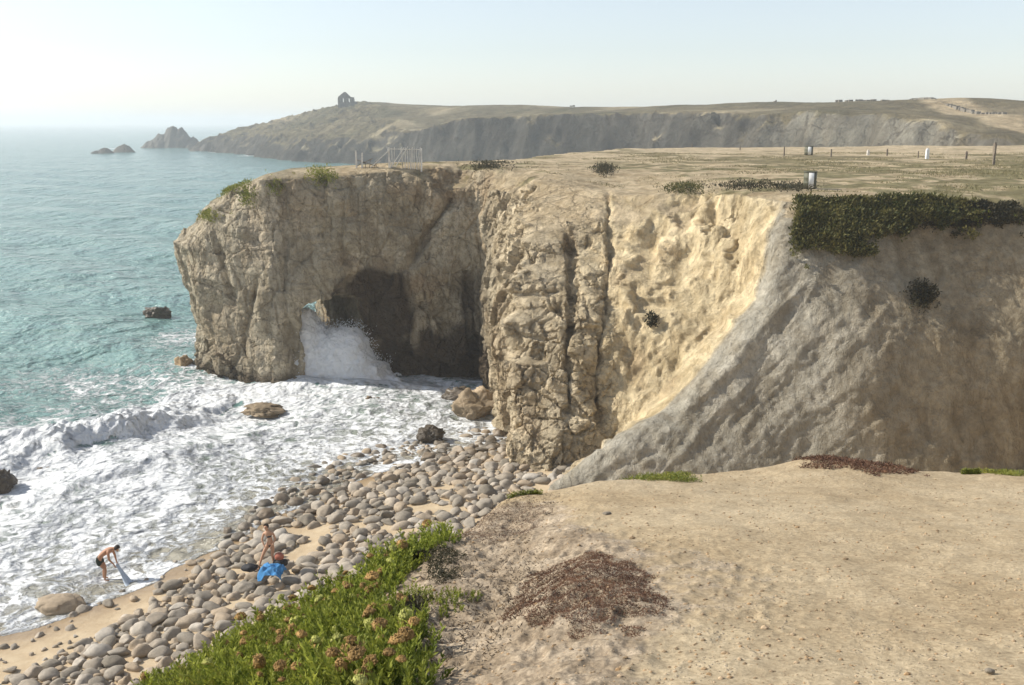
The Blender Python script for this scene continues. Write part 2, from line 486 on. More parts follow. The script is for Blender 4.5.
    # regional weights, survey units
    steep = sstep(0.85, 0.6, Nn[:, 2])
    yel = sstep(1, 5, x)*sstep(14.8, 13.5, x-0.0*z)*sstep(71, 66, y)*sstep(51, 54, y)
    noz = sstep(-4.5, -1.5, x)*sstep(9, 4.5, x)*sstep(74, 68, y)
    spurm = sstep(0.2, -0.6, (y-(47.6+0.47*np.maximum(x-5, 0)*0.55+0.42*z*0.9)))   # in front of the spur ridge
    n1 = fbm(x, y, z, 3.5, 4, 201); n2 = fbm(x*1.0, y, z*0.3, 1.6, 3, 205)
    isfront = np.clip(sstep(14.2, 15.2, x+0.3*n2)*sstep(60, 57, y)+sstep(0.3, -0.1, y-(46.5+0.51*z)+0.25*n2)*sstep(1.0, 2.0, x), 0, 1)*sstep(60, 57, y)
    # fine relief
    dd = (0.10-0.06*sstep(4, 7, x)*sstep(70, 66, y))*fbm(x, y, z, 0.9, 4, 101)+0.05*fbm(x, y, z, 0.25, 2, 104)
    b0v, b0e = facets(x/2.1+0.2*z, y/2.1, z/2.6, 109); bvv, bve = facets(x/1.3, y/1.3, z/4.8, 107); b1v, b1e = facets(x/0.9, y/0.9, z/0.8, 111); b2v, b2e = facets(x/0.42, y/0.42, z/0.38, 117)
    rocky = np.clip(noz*1.0+sstep(66, 69, y)*0.45+sstep(3.5, 1.5, z)*sstep(-18, -21, x)*0.6, 0, 1)
    rocky = np.maximum(rocky, 0.75*sstep(66, 69, y)*sstep(9.5, 7, z)*sstep(-15, -13, x))*(1-0.9*sstep(4, 6.5, x)*sstep(75, 70, y))
    rocky = rocky*(1-isfront)
    dd += rocky*(0.26*b0v+0.08*b1v+0.04*b2v+0.42*bvv)
    dd -= rocky*(0.13*sstep(0.09, 0.0, b1e)+0.22*sstep(0.06, 0.0, b0e)+0.12*sstep(0.05, 0, bve))
    smooth_soil = (1-rocky)
    dd += smooth_soil*(0.04+0.24*sstep(3.5, 6, x)*(1-isfront)+0.06*sstep(66, 69, y))*fbm(x*1.0+0.15*z, y*1.0, z*0.10, 0.85, 3, 121, ridged=True)*steep
    dd += 0.10*fbm(x*0.15, y*0.15, z+0.12*x, 0.5, 3, 131)*sstep(66, 69, y)*steep
    spur_fr = sstep(60, 56, y)*sstep(5, 9, x+0.8*(14-z)*0.5)
    dd += spur_fr*(0.24*fbm((x-1.0*z)*0.9, y*0.6, z*0.16, 1.5, 4, 141, ridged=True)*sstep(22, 15, x)+0.03*b1v+0.10*fbm(x, y, z*0.3, 1.4, 3, 144, ridged=True)*sstep(15, 22, x))*steep
    V2 = V+Nn*(dd*(0.12+0.88*steep))[:, None]
    # colours (linear albedo), by kind of rock
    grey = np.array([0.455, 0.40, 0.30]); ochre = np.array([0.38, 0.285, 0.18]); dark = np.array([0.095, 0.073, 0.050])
    cream = np.array([0.66, 0.56, 0.375]); creamp = np.array([0.66, 0.57, 0.415]); spurc = np.array([0.405, 0.385, 0.33]); brown = np.array([0.34, 0.295, 0.215])
    sand = np.array([0.54, 0.45, 0.31]); grass = np.array([0.20, 0.19, 0.095])
    def mix(a, b_, t): return a*(1-t[:, None])+b_*t[:, None]
    col = np.tile(grey, (len(V), 1))
    col = mix(col, ochre, sstep(0.0, 0.5, n1+0.3*n2)*0.75)
    col = mix(col, np.array([0.50, 0.455, 0.365]), sstep(-13, -17, x)*0.55)
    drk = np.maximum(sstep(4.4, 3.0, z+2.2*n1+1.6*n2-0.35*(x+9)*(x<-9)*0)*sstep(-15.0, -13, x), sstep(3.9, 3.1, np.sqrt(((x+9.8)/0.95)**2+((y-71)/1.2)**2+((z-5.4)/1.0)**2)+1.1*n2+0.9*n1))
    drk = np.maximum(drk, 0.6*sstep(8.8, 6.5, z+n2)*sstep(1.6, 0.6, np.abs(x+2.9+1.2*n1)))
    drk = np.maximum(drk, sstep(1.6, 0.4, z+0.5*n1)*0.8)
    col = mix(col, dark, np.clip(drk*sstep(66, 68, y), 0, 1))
    sl = np.clip(sstep(-1.8, -0.8, x)*sstep(74, 70, y), 0, 1)
    c2 = mix(np.tile(creamp, (len(V), 1)), cream, sstep(2, 7, x+1.2*n1))
    c2 = mix(c2, np.array([0.40, 0.30, 0.19]), sstep(0.15, 0.6, n2)*0.45)
    col = mix(col, c2, sl)
    spw = sstep(-0.5, 0.7, (0.42*z+46.6+0.12*np.maximum(x, 0))-y+0.3)*sstep(60, 57, y)
    sp = mix(np.tile(spurc, (len(V), 1)), brown, sstep(14, 22, x+1.5*n1))
    col = mix(col, sp, isfront)
    flat = sstep(0.62, 0.85, Nn[:, 2])*sstep(11.8, 13.2, z)
    g = fbm(x, y, 0, 4, 4, 301); g2 = fbm(x*0.8, y*0.7, 0, 0.9, 3, 305)
    gw = sstep(0.05, 0.45, g*0.8+g2*0.8+0.30*sstep(12, 30, x)+0.10*sstep(70, 85, y)-0.35*sstep(12, 6, x)*sstep(80, 72, y))
    topc = mix(np.tile(sand, (len(V), 1)), grass, gw*0.85)
    topc = mix(topc, np.array([0.30, 0.29, 0.23]), sstep(-13, -18, x)*0.5)
    col = mix(col, topc, flat)
    fl = (rocky*steep)[Q].mean(1) > 0.22
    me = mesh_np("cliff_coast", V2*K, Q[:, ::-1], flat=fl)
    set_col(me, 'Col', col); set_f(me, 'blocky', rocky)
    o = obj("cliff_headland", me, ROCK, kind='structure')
    return V2*K, Nn
CV, CN = build_cove()

# ------------------------------------------------------------------ the plateau behind, one ground sheet
def build_plateau():
    h = 0.45
    X = np.arange(-14, 130, h); Y = np.arange(50, 175, h)
    # two rectangles around the cove mesh are needed; drop cells that the cove mesh already covers
    GX, GY = np.meshgrid(X, Y, indexing='ij')
    pl = outline(15.4)[:-2]+[(70, 166), (200, 190), (200, 60)]
    pl[0] = (200, 57)
    sd = polysd(GX, GY, pl)+1.2*fbm(GX, GY, 0, 6, 3, 1)
    z = ztop(GX, GY)-0.03
    fall = np.clip(-sd, 0, 40)
    z = z-np.minimum(fall*2.6, 17)
    z = z+0.8*sstep(45, 100, GX)*sstep(120, 60, GY)
    V = np.stack([GX.ravel(), GY.ravel(), z.ravel()], 1)
    Q = grid_quads(len(X), len(Y))
    c = V[Q].mean(1)
    keep = ~((c[:, 0] > -27) & (c[:, 0] < 43.4) & (c[:, 1] < 90.3))
    Q = Q[keep]
    used = np.unique(Q); re = np.full(len(V), -1); re[used] = np.arange(len(used)); V = V[used]; Q = re[Q]
    x, y = V[:, 0], V[:, 1]
    g = fbm(x, y, 0, 6, 4, 301); g2 = fbm(x*0.8, y*0.6, 0, 1.8, 4, 305)
    gw = sstep(0.0, 0.45, g*0.7+g2*0.8+0.2*sstep(12, 30, x)-0.5*sstep(105, 130, y)*sstep(10, 30, x))
    sand = np.array([0.53, 0.445, 0.31]); grass = np.array([0.20, 0.18, 0.095])
    col = sand*(1-gw[:, None]*0.85)+grass*gw[:, None]*0.85
    st = sstep(0.0, 1.5, np.interp(0, [0, 1], [0, 0])+fall.ravel()[used])
    col = col*(1-st[:, None])+np.array([0.36, 0.30, 0.22])*st[:, None]
    me = mesh_np("plateau_ground", V*K, Q[:, ::-1]); set_col(me, 'Col', col); set_f(me, 'blocky', np.zeros(len(V)))
    obj("plateau_ground", me, ROCK, kind='structure')
build_plateau()

# ------------------------------------------------------------------ far headland across the bay
FAR = [(-222, 705), (-200, 668), (-173, 633), (-140, 560), (-110, 512), (-80, 478), (-40, 440), (-5, 410), (35, 370), (62, 330),
       (78, 302), (90, 286), (98, 262), (108, 248), (124, 234), (150, 218), (200, 192), (420, 150), (420, 900), (0, 860), (-120, 790), (-190, 745)]
HP = np.array([(-217, 703, 3), (-190, 680, 10), (-176, 672, 18), (-150, 652, 25.5), (-135, 640, 29), (-107, 620, 33.2), (-116, 626, 32.8), (-95, 600, 30.6), (-122, 634, 31.5), (-68, 600, 28.3), (-36, 570, 27.2),
 (-7, 540, 27.5), (43, 480, 25.8), (82, 430, 25.9), (101, 400, 26.4), (131, 380, 26.4), (145, 360, 26.4), (150, 345, 26.6), (178, 340, 25.6), (230, 330, 25),
 (-38, 462, 15.8), (-60, 520, 21), (-5, 440, 21), (36, 395, 22.5), (68, 352, 22.9), (82, 322, 21.9), (91, 312, 23), (103, 282, 21.5), (106, 268, 20),
 (118, 250, 16.5), (140, 246, 16), (128, 235, 12.5), (150, 225, 12), (140, 290, 21), (300, 300, 22), (-60, 680, 29), (60, 640, 27), (300, 700, 27)], float)
TRACK = [(146, 352), (138, 320), (134, 290), (132, 268), (136, 250), (150, 232), (185, 215)]
def Hfar(x, y):
    num = 0; den = 0
    for a, b_, h_ in HP:
        w_ = 1/(((x-a)**2+(y-b_)**2)+60)**1.7
        num = num+w_*h_; den = den+w_
    return num/den
def build_far():
    h = 1.15
    X = np.arange(-236, 300, h); Y = np.arange(166, 800, h)
    GX, GY = np.meshgrid(X, Y, indexing='ij')
    sd = polysd(GX, GY, FAR)
    H = Hfar(GX, GY)
    n = fbm(GX, GY, 0, 46, 4, 501, ridged=True); n2 = fbm(GX, GY, 0, 11, 4, 507, ridged=True)
    n3 = fbm(GX, GY, 0, 3.5, 3, 511)
    amp = 0.55+0.45*sstep(-60, 0, GX)
    d = sd+9.5*n*amp+3.5*n2+1.0*n3
    left = sstep(-20, -70, GX)
    prof = np.where(d < 0, d*0.8, np.where(d < 11, d*2.1, 23.1+(d-11)*0.6))
    profl = np.where(d < 0, d*0.8, np.where(d < 9, d*1.1, 9.9+(d-9)*0.30))
    prof = prof*(1-left)+profl*left
    top = H+0.5*fbm(GX, GY, 0, 16, 4, 520)+0.15*n3
    kk = 1.4
    z = -np.log(np.exp(-np.clip(prof, -20, 60)/kk)+np.exp(-top/kk))*kk
    z = z+(2.0*fbm(GX, GY, 0, 8, 4, 530, ridged=True)+1.3*(worley(GX/7, GY/7, 0*GX, 535)[2]-0.5)+0.9*fbm(GX, GY, 0, 2.6, 2, 533))*sstep(-1.5, 2, prof)*sstep(1.5, -2, prof-top)
    low = (11.8+0.5*n3)*sstep(84, 108, GX-0.05*GY)
    z = np.where(GX > 84, np.maximum(z, low+0*z), z)
    z = np.maximum(z, -3)
    V = np.stack([GX.ravel(), GY.ravel(), z.ravel()], 1).astype(np.float32)
    Q = grid_quads(len(X), len(Y))
    zz = V[:, 2][Q].max(1); Q = Q[zz > -2.5]
    used = np.unique(Q); re = np.full(len(V), -1); re[used] = np.arange(len(used)); V = V[used]; Q = re[Q]
    Nn = vnormals(V, Q[:, ::-1]); nz = np.abs(Nn[:, 2])
    x, y, zc = V[:, 0], V[:, 1], V[:, 2]
    g = fbm(x, y, 0, 28, 4, 540); g2 = fbm(x, y, zc, 5, 3, 545)
    rock = np.tile(np.array([0.075, 0.070, 0.060]), (len(V), 1))
    rl = sstep(40, 110, x)[:, None]; rock = rock*(1-rl)+np.array([0.215, 0.20, 0.165])*rl
    g3 = fbm(x, y, zc*1.5, 16, 3, 548)
    rock = rock*(1+0.5*g2[:, None]+0.75*g3[:, None])
    gr = np.array([0.175, 0.15, 0.088])*(1-sstep(0.1, 0.5, g)[:, None])+np.array([0.12, 0.11, 0.06])*sstep(0.1, 0.5, g)[:, None]
    gr = gr*(1-sstep(0.1, 0.45, -g)[:, None])+np.array([0.34, 0.29, 0.19])*sstep(0.1, 0.45, -g)[:, None]
    t = sstep(0.62, 0.84, nz+0.1*g2)[:, None]*sstep(3, 7, zc)[:, None]
    col = rock*(1-t)+gr*t
    tr = sstep(9, 5, polysd(x, y, TRACK, closed=False)+2*g2)[:, None]*t
    col = col*(1-tr)+np.array([0.50, 0.41, 0.27])*tr
    pth = sstep(3.2, 1.6, np.abs(y-(462+26*np.sin(x/40.)+(-x)*0.55))+0.6*g2)[:, None]*sstep(-130, -100, x)[:, None]*sstep(20, 0, x)[:, None]*t
    col = col*(1-0.7*pth)+np.array([0.40, 0.36, 0.26])*0.7*pth
    lo = sstep(13.5, 12.4, zc)[:, None]*sstep(80, 100, x)[:, None]*t
    col = col*(1-lo)+np.array([0.46, 0.38, 0.25])*lo
    me = mesh_np("far_headland", V*K, Q[:, ::-1]); set_col(me, 'Col', col); set_f(me, 'blocky', np.full(len(V), 0.8)*(1-t[:, 0]))
    obj("far_headland", me, ROCK_FAR, kind='structure')
    return V*K
FV = build_far()
def far_ground(x, y):
    k = np.hypot(FV[:, 0]-x, FV[:, 1]-y) < 2.5
    return float(FV[k, 2].mean())
# ------------------------------------------------------------------ sea
SHORE = [(-60, 28), (-30, 32.0), (-19.5, 34.6), (-16, 38.7), (-13.2, 41.6), (-11.2, 46), (-8.9, 50.6), (-4.3, 54.8), (-0.6, 57.0), (6, 61)]
LAND = SHORE+[(60, 63), (60, 0), (-60, 0)]
BREAK = [(-60, 38), (-40, 46), (-28, 52.5), (-23.5, 57), (-20.5, 63), (-18.6, 69)]
def beach_z(x, y):
    s = polysd(x, y, LAND)
    wob = 1.2*fbm(x, y, 0, 5, 3, 601)
    s = s+wob
    z = 0.14+np.where(s > 0, np.minimum(0.115*s, 1.1+0.05*s), s*0.07)
    z = z+0.06*fbm(x, y, 0, 2.2, 3, 605)*sstep(-4, 2, s)
    return z, s

def build_sea():
    rr = [24.0]
    while rr[-1] < 8500:
        r = rr[-1]; rr.append(r+min(max(r*r/(EYE*F)*0.95, 0.05), 400))
    r = np.array(rr, np.float32)
    th = np.radians(np.concatenate([np.arange(-75, -30, 0.5), np.arange(-30, 6, 0.085), np.arange(6, 60, 0.5)]))
    R, T = np.meshgrid(r, th, indexing='ij')
    x = R*np.sin(T)/K; y = R*np.cos(T)/K       # survey units
    sx, sy = x, y
    bz, s = beach_z(sx, sy)
    off = np.maximum(-s, 0)
    Rk = R/K
    far = sstep(60, 140, Rk)
    att1 = np.exp(-(Rk/260)**2); att2 = np.exp(-(Rk/700)**2)
    ux = 0.80*x-0.60*y; uy = 0.60*x+0.80*y      # swell runs in towards the beach
    deep = sstep(3, 16, off)
    calm = 1-0.6*sstep(-1.5, 1.5, polysd(sx, sy, BREAK+[(40, 72), (40, 0), (-60, 0)]))
    z = 0.38*np.sin(uy/3.4+1.3*fbm(x, y, 0, 18, 2, 701))*deep*att2
    z = z+(0.42*fbm(ux*0.4, uy, 0, 4.5, 3, 702, ridged=True)+0.18*fbm(ux*0.6, uy, 0, 1.3, 3, 704))*calm*deep*att1*(0.55+0.45*sstep(120, 40, Rk))
    z = z+0.25*fbm(ux*0.35, uy, 0, 11, 3, 706)*deep*att2
    z = z+0.9*fbm(ux*0.4, uy, 0, 30, 3, 707)*np.exp(-(Rk/2500)**2)*sstep(150, 300, Rk)*0.6
    z = z+(0.05*fbm(x, y, 0, 1.1, 3, 708, ridged=True))*(1-deep)*sstep(0.3, 3, off)
    # the breaker: a line of tumbling white water
    db = polysd(sx, sy, BREAK, closed=False)
    side = polysd(sx, sy, BREAK+[(40, 72), (40, 0), (-60, 0)])      # >0 on the beach side
    lat = side+1.3*fbm(x, y, 0, 3.5, 3, 710)+0.8*fbm(x, y, 0, 1.2, 2, 712)
    amp = 1.15*(0.8+0.5*fbm(x, y, 0, 7, 2, 711))*sstep(-60, -40, x)*(0.55+0.45*sstep(-18, -24, x))*sstep(72, 66, y)
    front = np.exp(-np.where(lat > 0, (lat/0.75)**2, (lat/4.2)**2))
    caul = np.abs(fbm(x, y, z*2, 1.0, 4, 714)); caul2 = fbm(x, y, 0, 0.45, 3, 716, ridged=True)
    z = z+amp*front*(0.75+0.75*caul+0.20*caul2)
    foam_br = sstep(0.12, 0.5, front)*sstep(72, 69, y)
    # a second low wave further in and a swell line further out
    lat2 = lat-5.5+1.0*fbm(x, y, 0, 4, 2, 720)
    z = z+0.22*np.exp(-np.where(lat2 > 0, (lat2/0.35)**2, (lat2/1.6)**2))*sstep(1.0, 4, off)
    # keep the swash just above the sand near the waterline
    zsea = 0.05+z
    zs = bz+0.015+0.02*fbm(x, y, 0, 0.8, 2, 730)
    t = sstep(4.5, 0.2, off)
    zz = zsea*(1-t)+np.minimum(np.maximum(zsea, zs), 0.30)*t
    runup = 0.9+1.1*fbm(x, y, 0, 4, 3, 733)      # tongues of swash that run up the sand
    zz = np.where(s > runup, np.minimum(zz, bz-0.25), zz)
    # foam coverage 0..1
    f = 0.10*sstep(0.2, 0.6, fbm(ux*0.3, uy, 0, 9, 4, 740))
    inner = sstep(-1.5, 1.5, side)
    f = np.maximum(f, inner*(0.80+0.22*fbm(ux*0.5, uy, 0, 5, 4, 742)+0.10*sstep(9, 0, lat)))
    outer = sstep(-32, -10, side)*(1-inner)*sstep(-60, -42, x+0.0*y)
    f = np.maximum(f, outer*(0.60+0.26*sstep(-14, -2, side)+0.40*fbm(ux*0.5, uy, 0, 5, 3, 744)))
    rk = np.exp(-(((x+29)/5)**2+((y-86)/9)**2))          # wash round the tip and its skerry
    f = np.maximum(f, 0.72*rk)
    arch = sstep(-17, -14, x)*sstep(1, -2, x)*sstep(62, 66, y)*sstep(88, 84, y)
    f = np.maximum(f, arch*(0.60+0.2*fbm(x, y, 0, 3, 3, 746)))
    f = np.maximum(f, foam_br*1.5)
    f = np.maximum(f, 0.8*np.exp(-((lat2)/0.8)**2)*sstep(0.5, 3, off))
    for (cx, cy, a, b_) in ((-255, 765, 30, 10), (-228, 715, 14, 6), (-180, 640, 16, 7), (-110, 508, 28, 5), (-290, 740, 14, 5), (-150, 575, 9, 14)):
        cxk, cyk = cx, cy
        f = np.maximum(f, 0.85*np.exp(-((x-cxk)/a)**2-((y-cyk)/b_)**2))
    fd = polysd(x, y, FAR)
    f = np.maximum(f, 0.62*sstep(-6, -1, fd)*(R > 300))
    f = f*(1-0.30*sstep(3.5, 0.5, off)*sstep(0.35,-0.2,fbm(x, y, 0, 2.2, 3, 748)))*np.where(s > runup-0.5, 1.25, 1.0)
    shal = 0.75*sstep(19, 3, off)+0.25*sstep(7, 0.5, off)
    V = np.stack([x*K, y*K, zz*K], -1).reshape(-1, 3)
    Q = grid_quads(len(r), len(th))
    # leave the sheet out where it would only lie under land
    sdl = polysd(x, y, outline(0)); hide = ((sdl > 3) & ~((np.abs(x+15) < 7) & (y > 66) & (y < 88))).ravel() | ((s > 4).ravel()) | ((fd > 12).ravel())
    Q = Q[~hide[Q].all(1)]
    used = np.unique(Q); re = np.full(len(V), -1); re[used] = np.arange(len(used)); V = V[used]; Q = re[Q]
    me = mesh_np("sea", V, Q)
    set_f(me, 'foam', f.ravel()[used]); set_f(me, 'shallow', shal.ravel()[used])
    set_f(me, 'near', sstep(500, 60, Rk).ravel()[used])
    m, nt, b = mat_new("sea_water")
    v = coords(nt)
    fo = attr(nt, 'foam').outputs['Fac']; sh = attr(nt, 'shallow').outputs['Fac']; nr = attr(nt, 'near').outputs['Fac']
    n1 = noise_node(nt, v, 0.9, 8, 0.62, 1.2); n2 = noise_node(nt, v, 4.0, 6, 0.65, 0.8)
    vor = N_(nt, 'ShaderNodeTexVoronoi'); vor.feature = 'DISTANCE_TO_EDGE'; vor.inputs['Scale'].default_value = 0.95
    wv = N_(nt, 'ShaderNodeVectorMath'); wv.operation = 'ADD'; s1 = N_(nt, 'ShaderNodeVectorMath'); s1.operation = 'SCALE'; s1.inputs['Scale'].default_value = 2.2
    nt.links.new(n1.outputs['Color'], s1.inputs[0]); nt.links.new(v, wv.inputs[0]); nt.links.new(s1.outputs[0], wv.inputs[1]); nt.links.new(wv.outputs[0], vor.inputs['Vector'])
    lace = mapr(nt, vor.outputs['Distance'], 0.0, 0.22, 1.0, 0.0)
    tex = math_node(nt, 'ADD', math_node(nt, 'MULTIPLY', n1.outputs['Fac'], 0.9), math_node(nt, 'MULTIPLY', lace, 0.26))
    tex = math_node(nt, 'ADD', tex, math_node(nt, 'MULTIPLY', n2.outputs['Fac'], 0.30))
    # coverage: the texture has to beat (1 - foam)
    cov = mapr(nt, math_node(nt, 'SUBTRACT', math_node(nt, 'ADD', tex, fo), 1.02), 0.22, 0.52)
    deepc = mixc(nt, mapr(nt, n1.outputs['Fac'], 0.35, 0.65), (0.085, 0.19, 0.18), (0.135, 0.255, 0.235))
    base = mixc(nt, math_node(nt, 'MULTIPLY', nr, 0.4), deepc, (0.24, 0.39, 0.345))
    base = mixc(nt, math_node(nt, 'MULTIPLY', sh, 0.9), base, (0.37, 0.325, 0.245))
    colr = mixc(nt, cov, base, mixc(nt, n2.outputs['Fac'], (0.56, 0.59, 0.60), (0.80, 0.80, 0.79)))
    nt.links.new(colr, b.inputs['Base Color'])
    nt.links.new(mapr(nt, cov, 0, 1, 0.16, 0.75), b.inputs['Roughness'])
    b.inputs['IOR'].default_value = 1.33
    w1 = noise_node(nt, coords(nt, (0.8, 1.2, 1)), 1.6, 5, 0.6, 0.3); w2 = noise_node(nt, v, 0.25, 4, 0.6)
    w3 = noise_node(nt, coords(nt, (0.6, 1.0, 1)), 0.06, 5, 0.65)
    fine = bump(nt, w1.outputs['Fac'], 0.8, 0.40)
    bb = bump(nt, w2.outputs['Fac'], 0.8, 2.4, fine)
    bb = bump(nt, w3.outputs['Fac'], 0.7, 7.0, bb)
    b3 = bump(nt, cov, 0.8, 0.10, bb); b4 = bump(nt, n2.outputs['Fac'], 0.4, 0.18, b3)
    nt.links.new(b4, b.inputs['Normal'])
    me.materials.append(m)
    obj("sea_water", me, kind='structure')
build_sea()

# ------------------------------------------------------------------ beach sand
def build_beach():
    X = np.arange(-60, 45, 0.35); Y = np.arange(8, 74, 0.35)
    GX, GY = np.meshgrid(X, Y, indexing='ij')
    z, s = beach_z(GX, GY)
    z = np.where(GY > 70, np.minimum(z, -0.3), z)
    V = np.stack([GX.ravel(), GY.ravel(), z.ravel()], 1)*K
    Q = grid_quads(len(X), len(Y))
    me = mesh_np("beach_sand", V, Q[:, ::-1])
    set_f(me, 'wet', sstep(3.2, 0.6, s+0.8*fbm(GX, GY, 0, 3, 2, 610)).ravel())
    m, nt, b = mat_new("beach_sand"); v = coords(nt)
    n1 = noise_node(nt, v, 1.5, 8, 0.7); n2 = noise_node(nt, v, 30, 4, 0.7)
    dry = mixc(nt, mapr(nt, n1.outputs['Fac'], 0.3, 0.7), (0.44, 0.33, 0.20), (0.54, 0.43, 0.28))
    wet = mixc(nt, mapr(nt, n1.outputs['Fac'], 0.3, 0.7), (0.25, 0.165, 0.085), (0.35, 0.25, 0.14))
    w_ = attr(nt, 'wet').outputs['Fac']
    nt.links.new(mixc(nt, w_, dry, wet), b.inputs['Base Color'])
    nt.links.new(mapr(nt, w_, 0, 1, 0.9, 0.35), b.inputs['Roughness'])
    nt.links.new(bump(nt, n1.outputs['Fac'], 0.5, 0.15, bump(nt, n2.outputs['Fac'], 0.3, 0.02)), b.inputs['Normal'])
    me.materials.append(m)
    obj("beach_sand", me, kind='structure')
build_beach()

# ------------------------------------------------------------------ foreground clifftop (metres, heights below the eye)
EDGE = [(-12, -20), (-9, -4), (-6.5, 2.5), (-4.6, 4.6), (-2.6, 5.55), (-1.7, 6.0), (-0.95, 6.15), (-0.55, 6.9), (-0.1, 8.3), (0.8, 8.7), (1.6, 9.3), (2.4, 9.5), (3.2, 9.9), (4.0, 9.5), (5.2, 9.6), (9, 11.5), (20, 19), (45, 36), (80, 60), (80, -30), (-12, -30)]
def fg_z(x, y, detail=True):
    sd = polysd(x, y, EDGE)
    sd = sd+0.10*fbm(x, y, 0, 0.9, 3, 800)
    zr = -1.2-0.233*np.clip(y, -6, 11)
    zr = zr-0.46*np.maximum(0, -0.45-x)**1.15*sstep(-2, 3, y)
    zr = zr+0.13*np.exp(-((x-3.1)/0.75)**2-((y-9.3)/0.8)**2)
    zr = zr+0.05*fbm(x, y, 0, 1.7, 3, 803)
    # the bare soil scarp left of the trodden ground
    zr = zr-0.18*sstep(0.35, -0.35, x-0.10*(y-4)+0.25*fbm(x, y, 0, 0.9, 3, 806))*sstep(2.0, 4.0, y)*sstep(9, 7, y)
    rough = np.clip(sstep(0.9, 0.0, x)*sstep(9, 7, y)+0.5*sstep(1.6, 0.6, np.hypot((x-0.45)/1.0, (y-4.9)/1.1)), 0, 1)
    if detail:
        zr = zr+rough*(0.035*fbm(x, y, 0, 0.35, 4, 809)+0.03*fbm(x, y, 0, 0.09, 3, 812, ridged=True))
        zr = zr+(1-rough)*(0.022*fbm(x, y, 0, 0.55, 3, 814)+0.014*fbm(x, y, 0, 0.22, 3, 815)+0.0035*fbm(x, y, 0, 0.045, 2, 818))
    # rounded lip then a steep drop to the beach
    out = np.maximum(0.25-sd, 0)
    drop = np.where(out < 0.5, 0.9*out**2/0.5, 0.45+(out-0.5)*2.3)
    drop = drop*(1+0.12*fbm(x, y, 0, 1.3, 3, 820))
    z = EYE+zr-drop
    return z, sd, rough
def build_foreground():
    r = [0.35]
    while r[-1] < 95: r.append(r[-1]+max(0.014, r[-1]*0.0052) if r[-1] < 12 else r[-1]*1.03)
    r = np.array(r)
    th = np.radians(np.concatenate([np.arange(-180, -42, 3), np.arange(-42, 34, 0.10), np.arange(34, 181, 3)]))
    R, T = np.meshgrid(r, th, indexing='ij')
    x = R*np.sin(T); y = R*np.cos(T)
    z, sd, rough = fg_z(x, y)
    bz = beach_z(x/K, y/K)[0]*K
    V = np.stack([x, y, np.maximum(z, bz-0.4)], -1).reshape(-1, 3)
    Q = grid_quads(len(r), len(th))
    bad = (z < bz-0.3).ravel()
    Q = Q[~bad[Q].all(1)]
    used = np.unique(Q); re = np.full(len(V), -1); re[used] = np.arange(len(used)); V = V[used]; Q = re[Q]
    me = mesh_np("clifftop_ground", V, Q)
    set_f(me, 'rough', rough.ravel()[used])
    m, nt, b = mat_new("trodden_gravelly_sand"); v = coords(nt)
    n0 = noise_node(nt, v, 0.55, 5, 0.6); n1 = noise_node(nt, v, 4, 8, 0.7); n2 = noise_node(nt, v, 38, 6, 0.75); n3 = noise_node(nt, v, 160, 3, 0.6)
    c = mixc(nt, mapr(nt, n0.outputs['Fac'], 0.35, 0.65), (0.365, 0.285, 0.178), (0.44, 0.36, 0.24))
    c = mixc(nt, 1.0, c, mixc(nt, mapr(nt, n1.outputs['Fac'], 0.3, 0.7), (0.86, 0.84, 0.82), (1.12, 1.12, 1.12)), 'MULTIPLY')
    c = mixc(nt, 1.0, c, mixc(nt, mapr(nt, n2.outputs['Fac'], 0.3, 0.7), (0.72, 0.70, 0.68), (1.25, 1.25, 1.25)), 'MULTIPLY')
    gr = mixc(nt, mapr(nt, n1.outputs['Fac'], 0.35, 0.65), (0.24, 0.185, 0.125), (0.42, 0.34, 0.245))
    gr = mixc(nt, 1.0, gr, mixc(nt, mapr(nt, n2.outputs['Fac'], 0.3, 0.7), (0.6, 0.6, 0.6), (1.3, 1.3, 1.3)), 'MULTIPLY')
    rg = attr(nt, 'rough').outputs['Fac']
    edge = mapr(nt, math_node(nt, 'ADD', rg, math_node(nt, 'MULTIPLY', math_node(nt, 'SUBTRACT', n1.outputs['Fac'], 0.5), 0.9)), 0.4, 0.65)
    c = mixc(nt, edge, c, gr)
    vor = N_(nt, 'ShaderNodeTexVoronoi'); vor.inputs['Scale'].default_value = 42; nt.links.new(v, vor.inputs['Vector'])
    speck = math_node(nt, 'MULTIPLY', mapr(nt, vor.outputs['Distance'], 0.18, 0.36, 1, 0), mapr(nt, n1.outputs['Fac'], 0.48, 0.62))
    c = mixc(nt, math_node(nt, 'MULTIPLY', speck, 0.45), c, mixc(nt, vor.outputs['Color'], (0.20, 0.14, 0.09), (0.66, 0.58, 0.47)))
    nt.links.new(c, b.inputs['Base Color'])
    b.inputs['Roughness'].default_value = 0.95; b.inputs['Specular IOR Level'].default_value = 0.1
    bb = bump(nt, n1.outputs['Fac'], 0.4, 0.03)
    bb = bump(nt, n2.outputs['Fac'], 0.7, 0.008, bb); bb = bump(nt, speck, 0.8, 0.006, bb); bb = bump(nt, n3.outputs['Fac'], 0.5, 0.002, bb)
    nt.links.new(bb, b.inputs['Normal'])
    me.materials.append(m)
    obj("clifftop_ground", me, kind='structure')
build_foreground()
# ------------------------------------------------------------------ loose rocks
def ico_np(sub):
    import bmesh
    bm = bmesh.new(); bmesh.ops.create_icosphere(bm, subdivisions=sub, radius=1.0)
    V = np.array([v.co[:] for v in bm.verts], np.float32); T = np.array([[v.index for v in f.verts] for f in bm.faces], np.int32)
    bm.free(); return V, T
ICO = {k: ico_np(k) for k in (1, 2, 3, 4, 5)}

